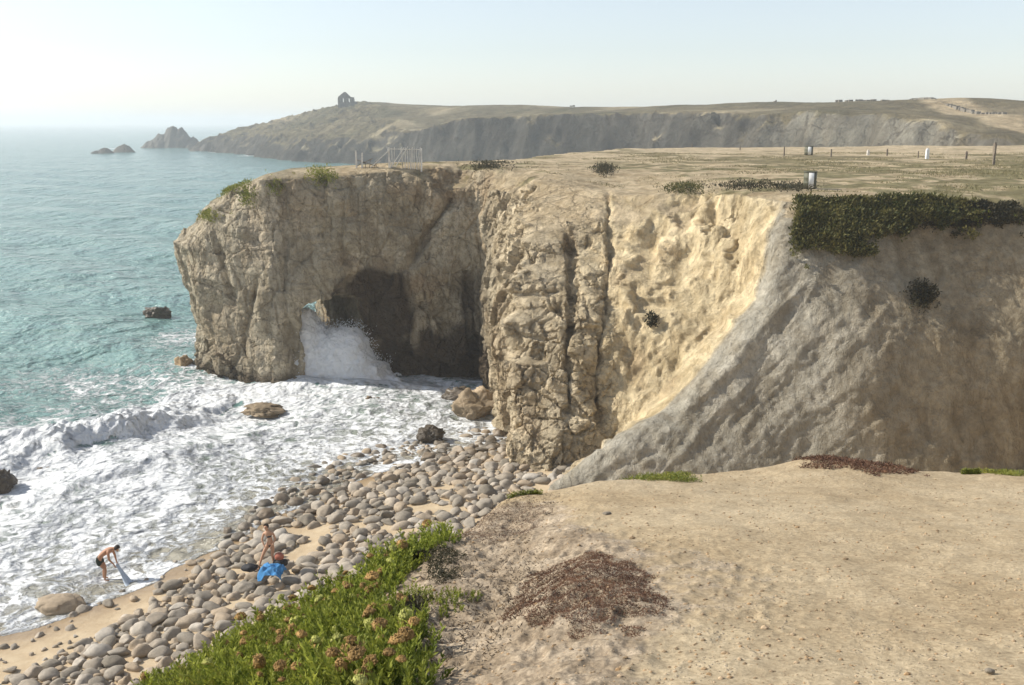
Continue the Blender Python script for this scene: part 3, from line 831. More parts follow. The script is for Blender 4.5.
def rock_shape(sub, seed, angular=0.3, rough=0.15, squash=(1, 1, 1)):
    V, T = ICO[sub]; V = V.copy()
    r = np.random.default_rng(seed)
    # plane cuts give flats and shoulders
    R = np.ones(len(V))
    for _ in range(int(5+angular*12)):
        n = r.normal(size=3); n /= np.linalg.norm(n); off = 1-angular*r.uniform(0.15, 0.9)
        d = V@n; R = np.minimum(R, np.where(d > 1e-3, off/np.maximum(d, 1e-3), 9))
    R = 0.25+0.75*R if angular < 0.2 else R
    V = V*R[:, None]
    V = V*(1+rough*fbm(V[:, 0]+seed, V[:, 1], V[:, 2], 1.1, 3, 900)[:, None]+0.35*rough*fbm(V[:, 0]+seed, V[:, 1], V[:, 2], 0.35, 3, 905)[:, None])
    return V*np.array(squash), T

STONE = None
def stone_mat(name, a, b_, c_, nscale=2.0, rough=0.85, bmp=0.5, wetdark=True):
    m, nt, b = mat_new(name)
    v = coords(nt); oi = N_(nt, 'ShaderNodeObjectInfo')
    loc = N_(nt, 'ShaderNodeVectorMath'); loc.operation = 'ADD'
    nt.links.new(v, loc.inputs[0]); nt.links.new(oi.outputs['Location'], loc.inputs[1])
    n1 = noise_node(nt, loc.outputs[0], nscale, 6, 0.65); n2 = noise_node(nt, loc.outputs[0], nscale*7, 6, 0.7)
    c = mixc(nt, mapr(nt, n1.outputs['Fac'], 0.3, 0.7), a, b_)
    c = mixc(nt, mapr(nt, n2.outputs['Fac'], 0.5, 0.75, 0, 0.6), c, c_)
    tint = attr(nt, 'tint')
    rmp = N_(nt, 'ShaderNodeValToRGB'); cr = rmp.color_ramp
    cr.elements[0].color = (0.62, 0.58, 0.52, 1); cr.elements[1].color = (1.22, 1.20, 1.18, 1); cr.elements[1].position = 1
    e = cr.elements.new(0.45); e.color = (0.95, 0.90, 0.84, 1); e = cr.elements.new(0.72); e.color = (1.02, 0.86, 0.68, 1)
    rnd = math_node(nt, 'FRACT', math_node(nt, 'ADD', oi.outputs['Random'], tint.outputs['Fac']))
    nt.links.new(rnd, rmp.inputs[0])
    c = mixc(nt, 1.0, c, rmp.outputs[0], 'MULTIPLY')
    nt.links.new(c, b.inputs['Base Color'])
    b.inputs['Roughness'].default_value = rough; b.inputs['Specular IOR Level'].default_value = 0.25
    nt.links.new(bump(nt, n2.outputs['Fac'], bmp, 0.04), b.inputs['Normal'])
    return m
COBBLE = stone_mat("cobble_stone", (0.29, 0.27, 0.235), (0.42, 0.385, 0.33), (0.19, 0.17, 0.145), 2.0)
BOULDER = stone_mat("weathered_boulder", (0.30, 0.24, 0.16), (0.38, 0.31, 0.22), (0.15, 0.12, 0.09), 1.2, 0.7, 0.9)
WETROCK = stone_mat("wet_dark_rock", (0.10, 0.085, 0.065), (0.15, 0.125, 0.095), (0.06, 0.05, 0.042), 1.5, 0.35, 0.9)
FARROCK = stone_mat("distant_sea_rock", (0.060, 0.056, 0.050), (0.095, 0.088, 0.075), (0.035, 0.032, 0.028), 0.15, 0.8, 1.0)

def single_rock(name, px, size, seed, mat, label, cat="boulder", sub=4, ang=0.45, rough=0.25, z=0.0, rot=0, sink=0.35, group=None):
    p = gp(px[0], px[1], z)
    V, T = rock_shape(5, seed, ang, rough)
    if mat is COBBLE: V = V*(1+0.10*facets(V[:, 0]*1.6+seed, V[:, 1]*1.6, V[:, 2]*1.8, seed)[0]+0.02*fbm(V[:, 0], V[:, 1], V[:, 2], 0.2, 3, seed))[:, None]
    else:
        fv, fe = facets(V[:, 0]*1.5+seed, V[:, 1]*1.5, V[:, 2]*1.8, seed); gv, ge = facets(V[:, 0]*4+seed, V[:, 1]*4, V[:, 2]*4, seed+9)
        V = V*(1+0.30*fv+0.09*gv-0.06*sstep(0.08, 0, fe))[:, None]
    V = V*np.array(size)
    me = mesh_np(name, V, T); o = obj(name, me, mat)
    o.location = (p.x, p.y+size[1]*0.5, z+size[2]*(1-2*sink)); o.rotation_euler = (0, 0, rot)
    return tag(o, label, cat, group)

single_rock("surf_boulder", (156, 319), (1.35, 1.0, 0.95), 3, WETROCK, "dark wet rock alone in the sea left of the arch", rough=0.3)
single_rock("surf_boulder", (262, 414), (1.25, 0.8, 0.38), 5, BOULDER, "low tan rock awash in foam below the arch leg", rough=0.3, z=0.1)
single_rock("surf_boulder", (371, 405), (0.6, 0.5, 0.4), 6, BOULDER, "small rock poking out of foam before the arch opening", z=0.05)
single_rock("surf_boulder", (-2, 494), (0.6, 0.75, 0.7), 8, WETROCK, "dark rock cut off by the left edge amid foam")
single_rock("surf_boulder", (44, 475), (0.55, 0.35, 0.28), 9, WETROCK, "small dark rock just inshore of the breaking wave")
single_rock("cliff_foot_boulder", (473, 418), (1.35, 1.2, 1.0), 12, BOULDER, "largest brown boulder at the foot of the cliff nose", rough=0.2, ang=0.5, z=0.2)
single_rock("cliff_foot_boulder", (462, 403), (1.5, 0.9, 0.75), 13, WETROCK, "long dark slab of rock behind the largest brown boulder", rough=0.25, z=0.1)
single_rock("cliff_foot_boulder", (486, 404), (0.8, 0.8, 0.75), 14, BOULDER, "brown rock wedged between the large boulder and cliff", z=0.3)
single_rock("cliff_foot_boulder", (183, 372), (0.75, 0.8, 0.75), 15, BOULDER, "blocky rock leaning on the seaward foot of the arch leg", ang=0.6)
single_rock("cliff_foot_boulder", (213, 378), (0.8, 0.8, 0.9), 16, BOULDER, "pointed rock at the arch leg foot beside white surf", ang=0.6)
single_rock("beach_boulder", (56, 612), (0.88, 0.55, 0.38), 17, COBBLE, "broad pale grey boulder at the swash edge, lowest left", ang=0.25, rough=0.12, z=0.12, sub=4)
single_rock("beach_boulder", (430, 440), (0.75, 0.6, 0.5), 18, WETROCK, "dark rounded boulder at water edge nearest the cliff nose", z=0.2, ang=0.3)

def far_rock(name, px, halfw, hgt, seed, label, peaks):
    p = gp(px[0], px[1], 0)
    n = 90; u = np.linspace(-1.15, 1.15, n); U, Vv = np.meshgrid(u, u, indexing='ij')
    z = -0.25+0*U
    for (cx, hh, wd) in peaks:
        z = np.maximum(z, hh*np.clip(1.1-np.abs((U-cx)/wd)**1.8-np.abs(Vv/0.75)**1.6, -1, 2)/1.1)
    z = z*(1+0.18*fbm(U, Vv, seed, 0.30, 4, 950, ridged=True))+0.12*fbm(U, Vv, seed, 0.14, 3, 955)
    P = np.stack([U.ravel()*halfw, Vv.ravel()*halfw*0.6, np.maximum(z.ravel(), -0.4)*hgt], 1)
    me = mesh_np(name, P, grid_quads(n, n)[:, ::-1]); o = obj(name, me, FARROCK)
    o.location = (p.x, p.y, -0.1)
    return tag(o, label, "rock")
far_rock("sea_stack", (171, 148), 17.5, 13.5, 1, "tallest jagged sea stack standing off the far point", [(-0.6, 0.36, 0.5), (0.10, 1.0, 0.50), (0.42, 0.85, 0.5), (0.85, 0.45, 0.35), (-0.3, .66, .5)])
far_rock("sea_rock", (124, 152.5), 7.2, 4.6, 2, "rounded dark islet between the stack and smallest islet", [(0, 0.9, 0.9), (0.3, 0.8, 0.5)])
far_rock("sea_rock", (102.5, 153.5), 6.6, 3.2, 3, "lowest dark islet farthest left on the open sea", [(0.2, 0.9, 0.8), (-0.5, 0.5, 0.5)])
far_rock("sea_rock", (206, 151), 9.0, 4.5, 4, "low rocks joining the far point beside the stack", [(0, 0.9, 0.5), (0.5, 0.5, 0.5), (-0.6, .45, .5)])

# ------------------------------------------------------------------ the cobble bank
def fg_sil(u):
    return np.interp(u, [0, 115, 130, 200, 280, 350, 390, 440, 500, 560, 1024], [700, 700, 680, 622, 580, 556, 535, 505, 478, 470, 465])
def scatter_cobbles():
    r = np.random.default_rng(5)
    pts = []; cell = {}
    def ok(x, y, rad):
        cx, cy = int(x//1.5), int(y//1.5)
        for i in (-1, 0, 1):
            for j in (-1, 0, 1):
                for (a, b_, c) in cell.get((cx+i, cy+j), ()):
                    if (a-x)**2+(b_-y)**2 < (0.84*(c+rad))**2: return False
        return True
    N = 110000
    xs = r.uniform(-23, 4, N); ys = r.uniform(26, 62, N)
    zb, s = beach_z(xs, ys)
    wgt = fbm(xs, ys, 0, 4.5, 3, 960)
    u, v, dep = project(xs*K, ys*K, zb*K)
    sizes = np.sort(0.07+0.40*r.beta(1.0, 3.0, N))[::-1]; gap = fbm(xs, ys, 0, 1.6, 2, 967)
    for i in range(N):
        if v[i] > fg_sil(u[i])+150 or u[i] < -60 or u[i] > 640: continue
        lft = (xs[i] < -11.5)                                # towards the sand corner the bank thins out
        lim = np.interp(xs[i], [-20, -15.5, -13, -11, -6, 0], [7.2, 5.2, 2.6, 1.0, 0.5, 0.0])
        dens = float(sstep(lim-1.2, lim+1.0, s[i]+1.2*wgt[i]))
        if s[i] < lim and s[i] > lim-5: dens = max(dens, 0.03 if s[i] < -3.5 or xs[i] < -13 else 0.20)
        if r.random() > dens**1.2 or gap[i] > 0.30: continue
        rad = sizes[i]*(1.0 if s[i] < 6 else 0.95)
        if ok(xs[i], ys[i], rad):
            pts.append((xs[i], ys[i], zb[i], rad, s[i])); cell.setdefault((int(xs[i]//1.5), int(ys[i]//1.5)), []).append((xs[i], ys[i], rad))
    return pts
CP = scatter_cobbles()
def cobble_xform(i, r, rad):
    q = Quaternion((r.normal(), r.normal(), r.normal(), r.normal())).normalized()
    tilt = Quaternion((0, 0, 1), r.uniform(0, 6.28)) @ Quaternion((1, 0, 0), r.normal(0, 0.22)) @ Quaternion((0, 1, 0), r.normal(0, 0.18))
    return tilt
def build_cobbles():
    var = []
    for k in range(12):
        r = np.random.default_rng(40+k)
        V, T = rock_shape(3, 60+k, 0.30+0.18*(k % 3), 0.18, (r.uniform(1.0, 1.3), r.uniform(0.72, 0.95), r.uniform(0.50, 0.72)))
        me = mesh_np("cobble", V, T); me.materials.append(COBBLE); var.append((me, V, T))
    key = []
    for (x, y, z, rad, s) in CP:
        u, v, d = project(x*K, y*K, z*K)
        vis = (v < fg_sil(u)-2) and -10 < u < 560 and v < 700
        key.append((rad/d if vis else 0, rad/d))
    order = sorted(range(len(CP)), key=lambda i: -key[i][0])
    WETC = stone_mat("wet_cobble", (0.15, 0.135, 0.11), (0.26, 0.235, 0.20), (0.10, 0.09, 0.075), 2.0, 0.35)
    varw = []
    for me, V, T in var:
        m2 = me.copy(); m2.materials.clear(); m2.materials.append(WETC); varw.append(m2)
    big = set(order[:290])
    r = np.random.default_rng(77)
    MV, MT, tint, base = [], [], [], 0
    for i, (x, y, z, rad, s) in enumerate(CP):
        kv = int(r.integers(12)); me, V, T = var[kv]
        if s < 0.9+r.normal(0, 0.5): me = varw[kv]
        q = cobble_xform(i, r, rad)
        sc_ = rad*K*1.12; loc = Vector((x*K, y*K, z*K+rad*K*r.uniform(0.0, 0.38)))
        if i in big:
            o = bpy.data.objects.new("cobble", me); C.objects.link(o)
            o.location = loc; o.rotation_mode = 'QUATERNION'; o.rotation_quaternion = q; o.scale = (sc_,)*3
            u, v, dd_ = project(x*K, y*K, z*K); rel = s
            if s < 0.2: o['label'] = "rounded stone standing in the foam just off the cobble bank"; g_ = "stones awash in the swash"
            elif v < 475 and u > 430: o['label'] = "rounded cobble in the upper bank beside the foot of the cliff nose"; g_ = "cobbles by the cliff nose"
            elif abs(u-265) < 45 and 515 < v < 600: o['label'] = "rounded cobble around the blue towel and the standing figure"; g_ = "cobbles around the bathers"
            elif u < 215 and v > 600: o['label'] = "big rounded cobble in the lower left end of the bank, near the sand"; g_ = "cobbles of the lower bank end"
            elif s < 3: o['label'] = "rounded cobble along the seaward margin of the bank"; g_ = "cobbles of the seaward margin"
            else: o['label'] = "rounded cobble in the middle of the bank, between surf margin and green slope"; g_ = "cobbles of the middle bank"
            o['category'] = "cobble"; o['group'] = g_
        else:
            M = np.array(q.to_matrix()); P = (V*sc_)@M.T+np.array(loc)
            MV.append(P); MT.append(T+base); tint.append(np.full(len(V), r.random())); base += len(V)
    me = mesh_np("small_cobbles", np.concatenate(MV), np.concatenate(MT)); set_f(me, 'tint', np.concatenate(tint))
    obj("small_cobbles", me, COBBLE, kind='stuff', label="smaller rounded stones filling the beach bank", category="shingle")
build_cobbles()

# ------------------------------------------------------------------ spray bursting through the arch
def build_spray():
    m, nt, b = mat_new("white_spray"); v = coords(nt)
    n = noise_node(nt, v, 3.0, 6, 0.7)
    nt.links.new(mixc(nt, n.outputs['Fac'], (0.78, 0.80, 0.80), (0.93, 0.93, 0.92)), b.inputs['Base Color'])
    b.inputs['Roughness'].default_value = 0.95; b.inputs['Specular IOR Level'].default_value = 0.05
    b.inputs['Subsurface Weight'].default_value = 0.5; b.inputs['Subsurface Radius'].default_value = (0.5, 0.5, 0.5); b.inputs['Subsurface Scale'].default_value = 0.5
    nt.links.new(bump(nt, n.outputs['Fac'], 0.8, 0.25), b.inputs['Normal'])
    r = np.random.default_rng(9)
    h = 0.14
    X = np.arange(-16.5, -4, h); Y = np.arange(68.5, 78, h); Z = np.arange(-0.6, 7.4, h)
    x, y, z = np.meshgrid(X.astype(np.float32), Y.astype(np.float32), Z.astype(np.float32), indexing='ij')
    top = np.interp(x, [-16, -15, -14.5, -13.6, -12.6, -11.4, -10.8, -10.1, -9.3, -8.3, -7.3], [5.6, 5.5, 4.6, 4.3, 4.6, 4.2, 3.3, 2.1, 1.2, 0.4, -0.6])
    dome = 1-np.abs((y-72.8)/2.6)**2.2
    f = (top*np.clip(dome, -1, 1)**1-z)*0.7
    f = f+0.95*fbm(x, y, z, 1.5, 4, 970)+0.35*np.abs(fbm(x, y, z, 0.6, 3, 972))-0.25
    f = np.minimum(f, 2.6-np.abs(y-72.8))
    f[:, :, 0] = -1; f[0] = -1; f[-1] = -1; f[:, 0] = -1; f[:, -1] = -1
    V, Q = surface_nets(f, (X[0], Y[0], Z[0]), h)
    V, Q = subdivide(V, Q); V = smooth_mesh(V, Q, 1)
    Nn = vnormals(V, Q)
    V = V+Nn*(0.22*np.abs(fbm(V[:, 0], V[:, 1], V[:, 2], 0.45, 3, 975))+0.05*fbm(V[:, 0], V[:, 1], V[:, 2], 0.15, 2, 976))[:, None]
    # droplets thrown off the crest
    up = V[(Nn[:, 2] > 0.1) & (V[:, 2] > 0.8)]
    pick = up[r.integers(len(up), size=5200)]
    off = np.abs(r.normal(0, 0.30, (5200, 1)))*np.array([[0.5, -0.3, 1.0]])+r.normal(0, 0.12, (5200, 3))
    c = pick+off; sz = r.uniform(0.012, 0.045, 5200)
    DV, DT = ICO[1]
    P = (c[:, None, :]+DV[None]*sz[:, None, None]).reshape(-1, 3)
    T = (DT[None]+np.arange(5200)[:, None, None]*len(DV)).reshape(-1, 3)
    T4 = np.concatenate([T, T[:, 2:3]], 1)
    o = obj("wave_spray", mesh_np("wave_spray", V*K, Q[:, ::-1]), m, kind='stuff', label="burst of white spray filling the arch opening", category="spray")
    obj("spray_droplets", mesh_np("spray_droplets", P*K, T), m, parent=o)
build_spray()

# ------------------------------------------------------------------ leaves
def leaf_mat(name, a, b_, rand=0.3, trans=0.25, rough=0.6):
    m, nt, b = mat_new(name)
    at = attr(nt, 'tint'); c = mixc(nt, at.outputs['Fac'], a, b_)
    oi = N_(nt, 'ShaderNodeObjectInfo')
    c = mixc(nt, 1.0, c, mixc(nt, oi.outputs['Random'], (1-rand,)*3, (1+rand*0.7,)*3), 'MULTIPLY')
    nt.links.new(c, b.inputs['Base Color']); b.inputs['Roughness'].default_value = rough
    b.inputs['Specular IOR Level'].default_value = 0.25
    if trans:
        b.inputs['Subsurface Weight'].default_value = 0.0
        tr = N_(nt, 'ShaderNodeBsdfTranslucent'); nt.links.new(c, tr.inputs['Color'])
        mx = N_(nt, 'ShaderNodeMixShader'); mx.inputs[0].default_value = trans
        nt.links.new(b.outputs[0], mx.inputs[1]); nt.links.new(tr.outputs[0], mx.inputs[2])
        nt.links.new(mx.outputs[0], nt.nodes['Material Output'].inputs['Surface'])
    return m
def leaf_cards(P, D, L, W, r, tint=None, name="foliage"):
    """diamond leaves at P pointing along D, length L, width W (arrays)"""
    n = len(P); D = D/np.maximum(np.linalg.norm(D, axis=1, keepdims=True), 1e-6)
    S = np.cross(D, r.normal(size=(n, 3))); S /= np.maximum(np.linalg.norm(S, axis=1, keepdims=True), 1e-6)
    U = np.cross(S, D)
    L = np.broadcast_to(L, n)[:, None]; W = np.broadcast_to(W, n)[:, None]
    mid = P+D*L*0.5+U*L*0.06
    V = np.stack([P, mid+S*W*0.5, P+D*L, mid-S*W*0.5], 1).reshape(-1, 3)
    Q = np.arange(4*n).reshape(-1, 4)
    me = mesh_np(name, V, Q, smooth=False)
    t = (r.random(n) if tint is None else tint)
    set_f(me, 'tint', np.repeat(t, 4))
    return me

MAT_GREEN = leaf_mat("succulent_mat_leaves", (0.042, 0.056, 0.016), (0.185, 0.165, 0.055), 0.15)
MAT_DARK = leaf_mat("dark_mat_leaves", (0.030, 0.034, 0.018), (0.085, 0.070, 0.035), 0.15)
MAT_RED = leaf_mat("dry_red_mat", (0.075, 0.036, 0.024), (0.24, 0.13, 0.075), 0.1, 0.1)
MAT_YG = leaf_mat("yellow_green_tufts", (0.13, 0.17, 0.03), (0.34, 0.33, 0.06), 0.15)
MAT_FEN = leaf_mat("sea_fennel_leaves", (0.085, 0.135, 0.022), (0.42, 0.44, 0.07), 0.30, 0.35)
MAT_UMB = simple_mat("dry_umbel", (0.33, 0.205, 0.075), 0.9, 0.35, 60, 0.5, 0.004, rand=0.35)
MAT_UMBG = simple_mat("green_umbel", (0.42, 0.42, 0.12), 0.9, 0.3, 60, 0.5, 0.004, rand=0.25)

def cliff_mat(name, label, mat, sel, dens, size, seed, thick=0.35, cat="plant", group=None, nzmax=2.0):
    """a low plant mat grown from points of the cliff surface (survey-unit test sel)"""
    r = np.random.default_rng(seed)
    x, y, z = CV[:, 0]/K, CV[:, 1]/K, CV[:, 2]/K
    w_ = sel(x, y, z)
    w_ = w_*(CN[:, 2] < nzmax)
    idx = np.nonzero(w_ > r.random(len(x)))[0]
    n = min(int(dens), 60000)
    idx = idx[r.integers(len(idx), size=n)] if len(idx) else idx
    P = CV[idx]; Nn = CN[idx]
    lump = 0.5+0.5*fbm(P[:, 0], P[:, 1], P[:, 2], 0.9, 3, seed)
    t = r.random(n)**0.6*thick*(0.25+1.1*np.clip(lump, 0, 1))
    P = P+Nn*t[:, None]+r.normal(0, 0.05, P.shape)
    D = Nn+r.normal(0, 0.9, P.shape)+np.array([0, 0, 0.5])
    tint = np.clip(0.5+0.55*fbm(P[:, 0], P[:, 1], P[:, 2], 0.7, 3, seed+9)+r.normal(0, 0.30, n), 0, 1)
    me = leaf_cards(P, D, size*r.uniform(0.4, 1.5, n), size*0.5, r, tint, name)
    o = obj(name, me, mat)
    return tag(o, label, cat, group)
fb = lambda x, y, z, s, sd: fbm(x, y, z, s, 4, sd)
cliff_mat("hanging_succulent_mat", "thick dark green mat hanging over the cliff rim below the drum", MAT_GREEN,
          lambda x, y, z: sstep(15.2, 15.7, x+0.33*(15-z)+0.5*fb(x, y, z, 1.2, 3))*sstep(25.5, 22.5, x+1.2*fb(x, y, z, 2, 1))*sstep(11.8, 12.3, z-0.16*(x-16)+2.4*fb(x, y, z, 1.8, 2))*sstep(-0.35, 0.0, fb(x, y, z, 0.8, 8)+0.35*(z-13))*(y < 59), 30000, 0.19, 301, 0.55, nzmax=0.8)
cliff_mat("trailing_dark_mat", "darkest ragged plant mat trailing down the shaded cliff at far right", MAT_DARK,
          lambda x, y, z: sstep(21.5, 23, x)*sstep(45, 33, x)*sstep(12.6, 13.6, z+2.2*fb(x, y, z, 2.2, 5))*sstep(-0.1, 0.1, fb(x, y, z, 0.9, 6)+0.6*(z-13.2))*(y < 59), 42000, 0.14, 302, 0.22, nzmax=0.8)
cliff_mat("yellow_green_tuft", "small bright yellow green tuft within the dark trailing mat", MAT_YG,
          lambda x, y, z: np.exp(-((x-24.7)/0.55)**2-((z-14.2)/0.40)**2)*(y < 59), 700, 0.13, 303, 0.2, nzmax=0.7)
cliff_mat("yellow_green_tuft", "bright tuft at the right edge of the dark trailing mat", MAT_YG,
          lambda x, y, z: np.exp(-((x-28.2)/0.7)**2-((z-14.0)/0.35)**2)*(y < 59), 700, 0.13, 304, 0.2, nzmax=0.7)
def spot(u0, v0, su, sv, ymax=200, ymin=0):
    def f(x, y, z):
        u, v, d = project(x*K, y*K, z*K)
        return np.exp(-((u-u0)/su)**2-((v-v0)/sv)**2)*(y < ymax)*(y > ymin)
    return f
cliff_mat("cliff_shrub", "isolated dark bush clinging midway up the shaded right cliff", MAT_DARK, spot(921, 297, 10, 9, 60), 1100, 0.15, 305, 0.35, "shrub")
cliff_mat("cliff_shrub", "small round bush growing on the sunlit yellow cliff face", MAT_DARK, spot(653, 321, 4, 5, 75), 500, 0.13, 306, 0.3, "shrub")
cliff_mat("rim_plant_mat", "flat green brown mat on the rim left of the drum, the leftmost of two", MAT_GREEN, spot(688, 191, 15, 3.5, 75), 1300, 0.12, 307, 0.22)
cliff_mat("rim_plant_mat", "flat brownish mat on the rim just left of the drum", MAT_DARK, spot(745, 188, 22, 3, 75), 1100, 0.12, 308, 0.2)
cliff_mat("rim_plant_mat", "brown mat on the cliff corner at the foot of the drum", MAT_DARK, spot(790, 189, 18, 3, 70), 1000, 0.12, 309, 0.2)
cliff_mat("rim_plant_mat", "dark mat on the sandy shoulder above the cliff nose", MAT_DARK, spot(604, 172, 8, 3.5, 100), 1500, 0.12, 310, 0.2)
cliff_mat("rim_plant_mat", "olive mat on the rim above the arch's inner corner", MAT_DARK, spot(487, 168, 16, 2.6, 100), 1500, 0.12, 311, 0.2)
cliff_mat("headland_tuft", "green tuft on the headland rim nearest the broken fence", MAT_YG, spot(322, 178, 11, 5, 100), 1600, 0.14, 312, 0.2)
cliff_mat("headland_tuft", "green streak of plants running down the upper headland tip", MAT_YG, spot(248, 196, 7, 8, 100), 1300, 0.14, 313, 0.2)
cliff_mat("headland_tuft", "green cushion on the top step of the headland tip", MAT_YG, spot(226, 190, 11, 4, 100), 1300, 0.14, 314, 0.2)
cliff_mat("headland_tuft", "lowest green cushion on the ledge of the headland tip", MAT_YG, spot(213, 216, 9, 4, 100), 1000, 0.14, 315, 0.2)
cliff_mat("headland_tuft", "faint green patch on the headland face between two tufts", MAT_YG, spot(275, 187, 8, 5, 100), 600, 0.13, 316, 0.15)

# ------------------------------------------------------------------ sea fennel on the near slope
def fennel_mesh(seed, stems, ht, spread):
    r = np.random.default_rng(seed); P, D, L = [], [], []
    for s in range(stems):
        a = r.uniform(0, 6.28); rad = spread*math.sqrt(r.random()); base = np.array([cos(a)*rad, sin(a)*rad, 0])
        dirn = np.array([cos(a)*rad*3+r.normal(0, .25), sin(a)*rad*3+r.normal(0, .25), 1.0]); dirn /= np.linalg.norm(dirn)
        hh = ht*r.uniform(0.5, 1.1)
        for k in range(r.integers(22, 32)):
            t = r.uniform(0.15, 1.0)
            p = base+dirn*hh*t
            b_ = r.uniform(0, 6.28)
            P.append(p); D.append(dirn*r.uniform(0.5, 1.3)+0.8*np.array([cos(b_), sin(b_), 0.25])); L.append(r.uniform(0.016, 0.034))
        P.append(base); D.append(dirn); L.append(hh)
    P = np.array(P); D = np.array(D); L = np.array(L)
    W = np.where(L > 0.06, 0.004, 0.0085)
    tint = np.clip(P[:, 2]/ht*0.75+r.normal(0, 0.15, len(P)), 0, 1)
    me = leaf_cards(P, D, L, W, r, tint, "foliage"); return me
FENM = [fennel_mesh(400+k, 34, 0.17, 0.12) for k in range(6)]
for f_ in FENM: f_.materials.append(MAT_FEN)
for k in (1, 4):
    y_ = FENM[k].copy(); y_.materials.clear(); y_.materials.append(MAT_YG); FENM.append(y_)
def umbel_mesh(seed):
    r = np.random.default_rng(seed); V0, T0 = ICO[1]; V, T = [], []; n = 85
    for k in range(n):
        a = r.uniform(0, 6.28); q = math.sqrt(r.random()); rad = 0.040*q
        c = np.array([cos(a)*rad, sin(a)*rad, 0.026*(1-q**2)+r.normal(0, 0.002)])
        V.append(V0*np.array([1, 1, 0.9])*r.uniform(0.003, 0.0058)+c); T.append(T0+k*len(V0))
    V1, T1 = ICO[2]; V.append(V1*np.array([0.036, 0.036, 0.019])+np.array([0, 0, 0.004])); T.append(T1+n*len(V0))
    return mesh_np("flower_head", np.concatenate(V), np.concatenate(T), smooth=False)
UMB = [umbel_mesh(500+k) for k in range(4)]
for k, u_ in enumerate(UMB): u_.materials.append(MAT_UMB)
UMG = []
for k in range(2):
    u_ = UMB[k].copy(); u_.materials.clear(); u_.materials.append(MAT_UMBG); UMG.append(u_)

def build_fennel():
    r = np.random.default_rng(31)
    cand = []
    N = 9000
    x = r.uniform(-4.2, 0.8, N); y = r.uniform(2.2, 8.6, N)
    z, sd, rough = fg_z(x, y, False)
    u, v, d = project(x, y, z)
    # plan region of the green growth: the slope left of the bare soil
    poly = [(-4.4, 1.6), (-0.62, 1.8), (-0.50, 3.0), (-0.42, 3.7), (-0.55, 4.3), (-0.75, 4.9), (-0.85, 5.5), (-0.75, 6.2), (-0.52, 7.0), (-0.62, 7.5), (-1.0, 7.0), (-2.0, 6.7), (-3.0, 6.0), (-4.8, 4.9)]
    inside = polysd(x, y, poly)
    pts = []
    for i in range(N):
        if inside[i] < -0.02 or sd[i] < -0.5: continue
        if u[i] < 90 or v[i] > 712 or u[i] > 475: continue
        rad = 0.088 if v[i] > 600 else 0.078
        if all((a-x[i])**2+(b_-y[i])**2 > rad**2 for a, b_, *_ in pts):
            pts.append((x[i], y[i], z[i], u[i], v[i]))
    # the lone plants on bare soil
    extra = [(432, 520), (420, 526), (408, 533), (396, 540), (384, 547), (372, 553), (440, 513), (150, 668), (172, 652), (140, 680), (196, 638), (222, 622), (162, 676), (128, 684),
             (435, 606), (449, 612), (462, 603), (418, 598), (412, 640)]
    return pts, extra
FP, FX = build_fennel()
def lone(u, v):
    """first point of the clifftop ground along a sight line"""
    a = (u-512)/F; b_ = (342.5-v)/F
    d = np.array([a, cos(PITCH)+sin(PITCH)*b_, -sin(PITCH)+cos(PITCH)*b_]); t = np.arange(1.5, 14, 0.01)
    P = t[:, None]*d; zz = fg_z(P[:, 0], P[:, 1], False)[0]
    k = np.nonzero(EYE+P[:, 2] < zz)[0]
    return (P[k[0], 0], P[k[0], 1], zz[k[0]]) if len(k) else lone(u, v+1)
def plant(x, y, z, k, r, heads, scale=1.0, label=None, grp=True, dull=False):
    e = bpy.data.objects.new("sea_fennel", None); C.objects.link(e)
    e.location = (x, y, z-0.02); e.rotation_euler = (r.normal(0, 0.12), r.normal(0, 0.12)-0.05, r.uniform(0, 6.28)); e.scale = (scale,)*3
    o = obj("foliage", FENM[(k*5) % 8 if k % 2 else k % 6], parent=e)
    for h_ in range(heads):
        m = UMB[r.integers(4)] if r.random() < 0.72 else UMG[r.integers(2)]
        f_ = obj("flower_head", m, parent=e)
        a = r.uniform(0, 6.28); q = r.uniform(0, 0.11)
        f_.location = (cos(a)*q, sin(a)*q, r.uniform(0.155, 0.205)); s_ = r.uniform(0.42, 0.80); f_.scale = (s_, s_, s_*1.1)
        f_.rotation_euler = (r.normal(0, 0.35), r.normal(0, 0.35), 0)
    yel_ = o.data.materials[0] is MAT_YG
    lb = ("yellow green" if yel_ else "deep green")+" sea fennel on the near slope "+("without any flower head" if heads == 0 else "bearing one dry flower head" if heads == 1 else "bearing several dry flower heads")
    tag(e, label or lb, "plant", "sea fennel of the near slope" if grp else None)
r_ = np.random.default_rng(61)
FP.sort(key=lambda p: p[1])
print("fennel", len(FP), "cobbles", len(CP))
for i, (x, y, z, u, v) in enumerate(FP[:290]):
    hd = sstep(200, 300, u)*sstep(470, 380, u)*sstep(535, 570, v)
    heads = int(r_.poisson(0.12+1.15*float(hd)))
    plant(x, y, z, i, r_, min(heads, 3), float(r_.uniform(0.75, 1.3)*(0.95 if v < 560 else 1.05)))
for (u, v) in FX[:14]:
    p = lone(u, v+4); plant(p[0], p[1], p[2], int(u), r_, int(r_.random() < 0.3), 1.05)
for (u, v), lb in zip(FX[14:], ["fennel plant on bare soil, the upper one of the cluster right of the growth", "rust tipped fennel at the right end of the small cluster on bare soil",
                           "yellow green fennel highest in the small cluster on bare soil", "fennel sprig between the growth and the cluster on bare soil", "low fennel plant just below the cluster on bare soil"]):
    p = lone(u, v)
    if p: plant(p[0], p[1], p[2], int(u), r_, int(r_.integers(0, 3)), 0.6, lb, False)

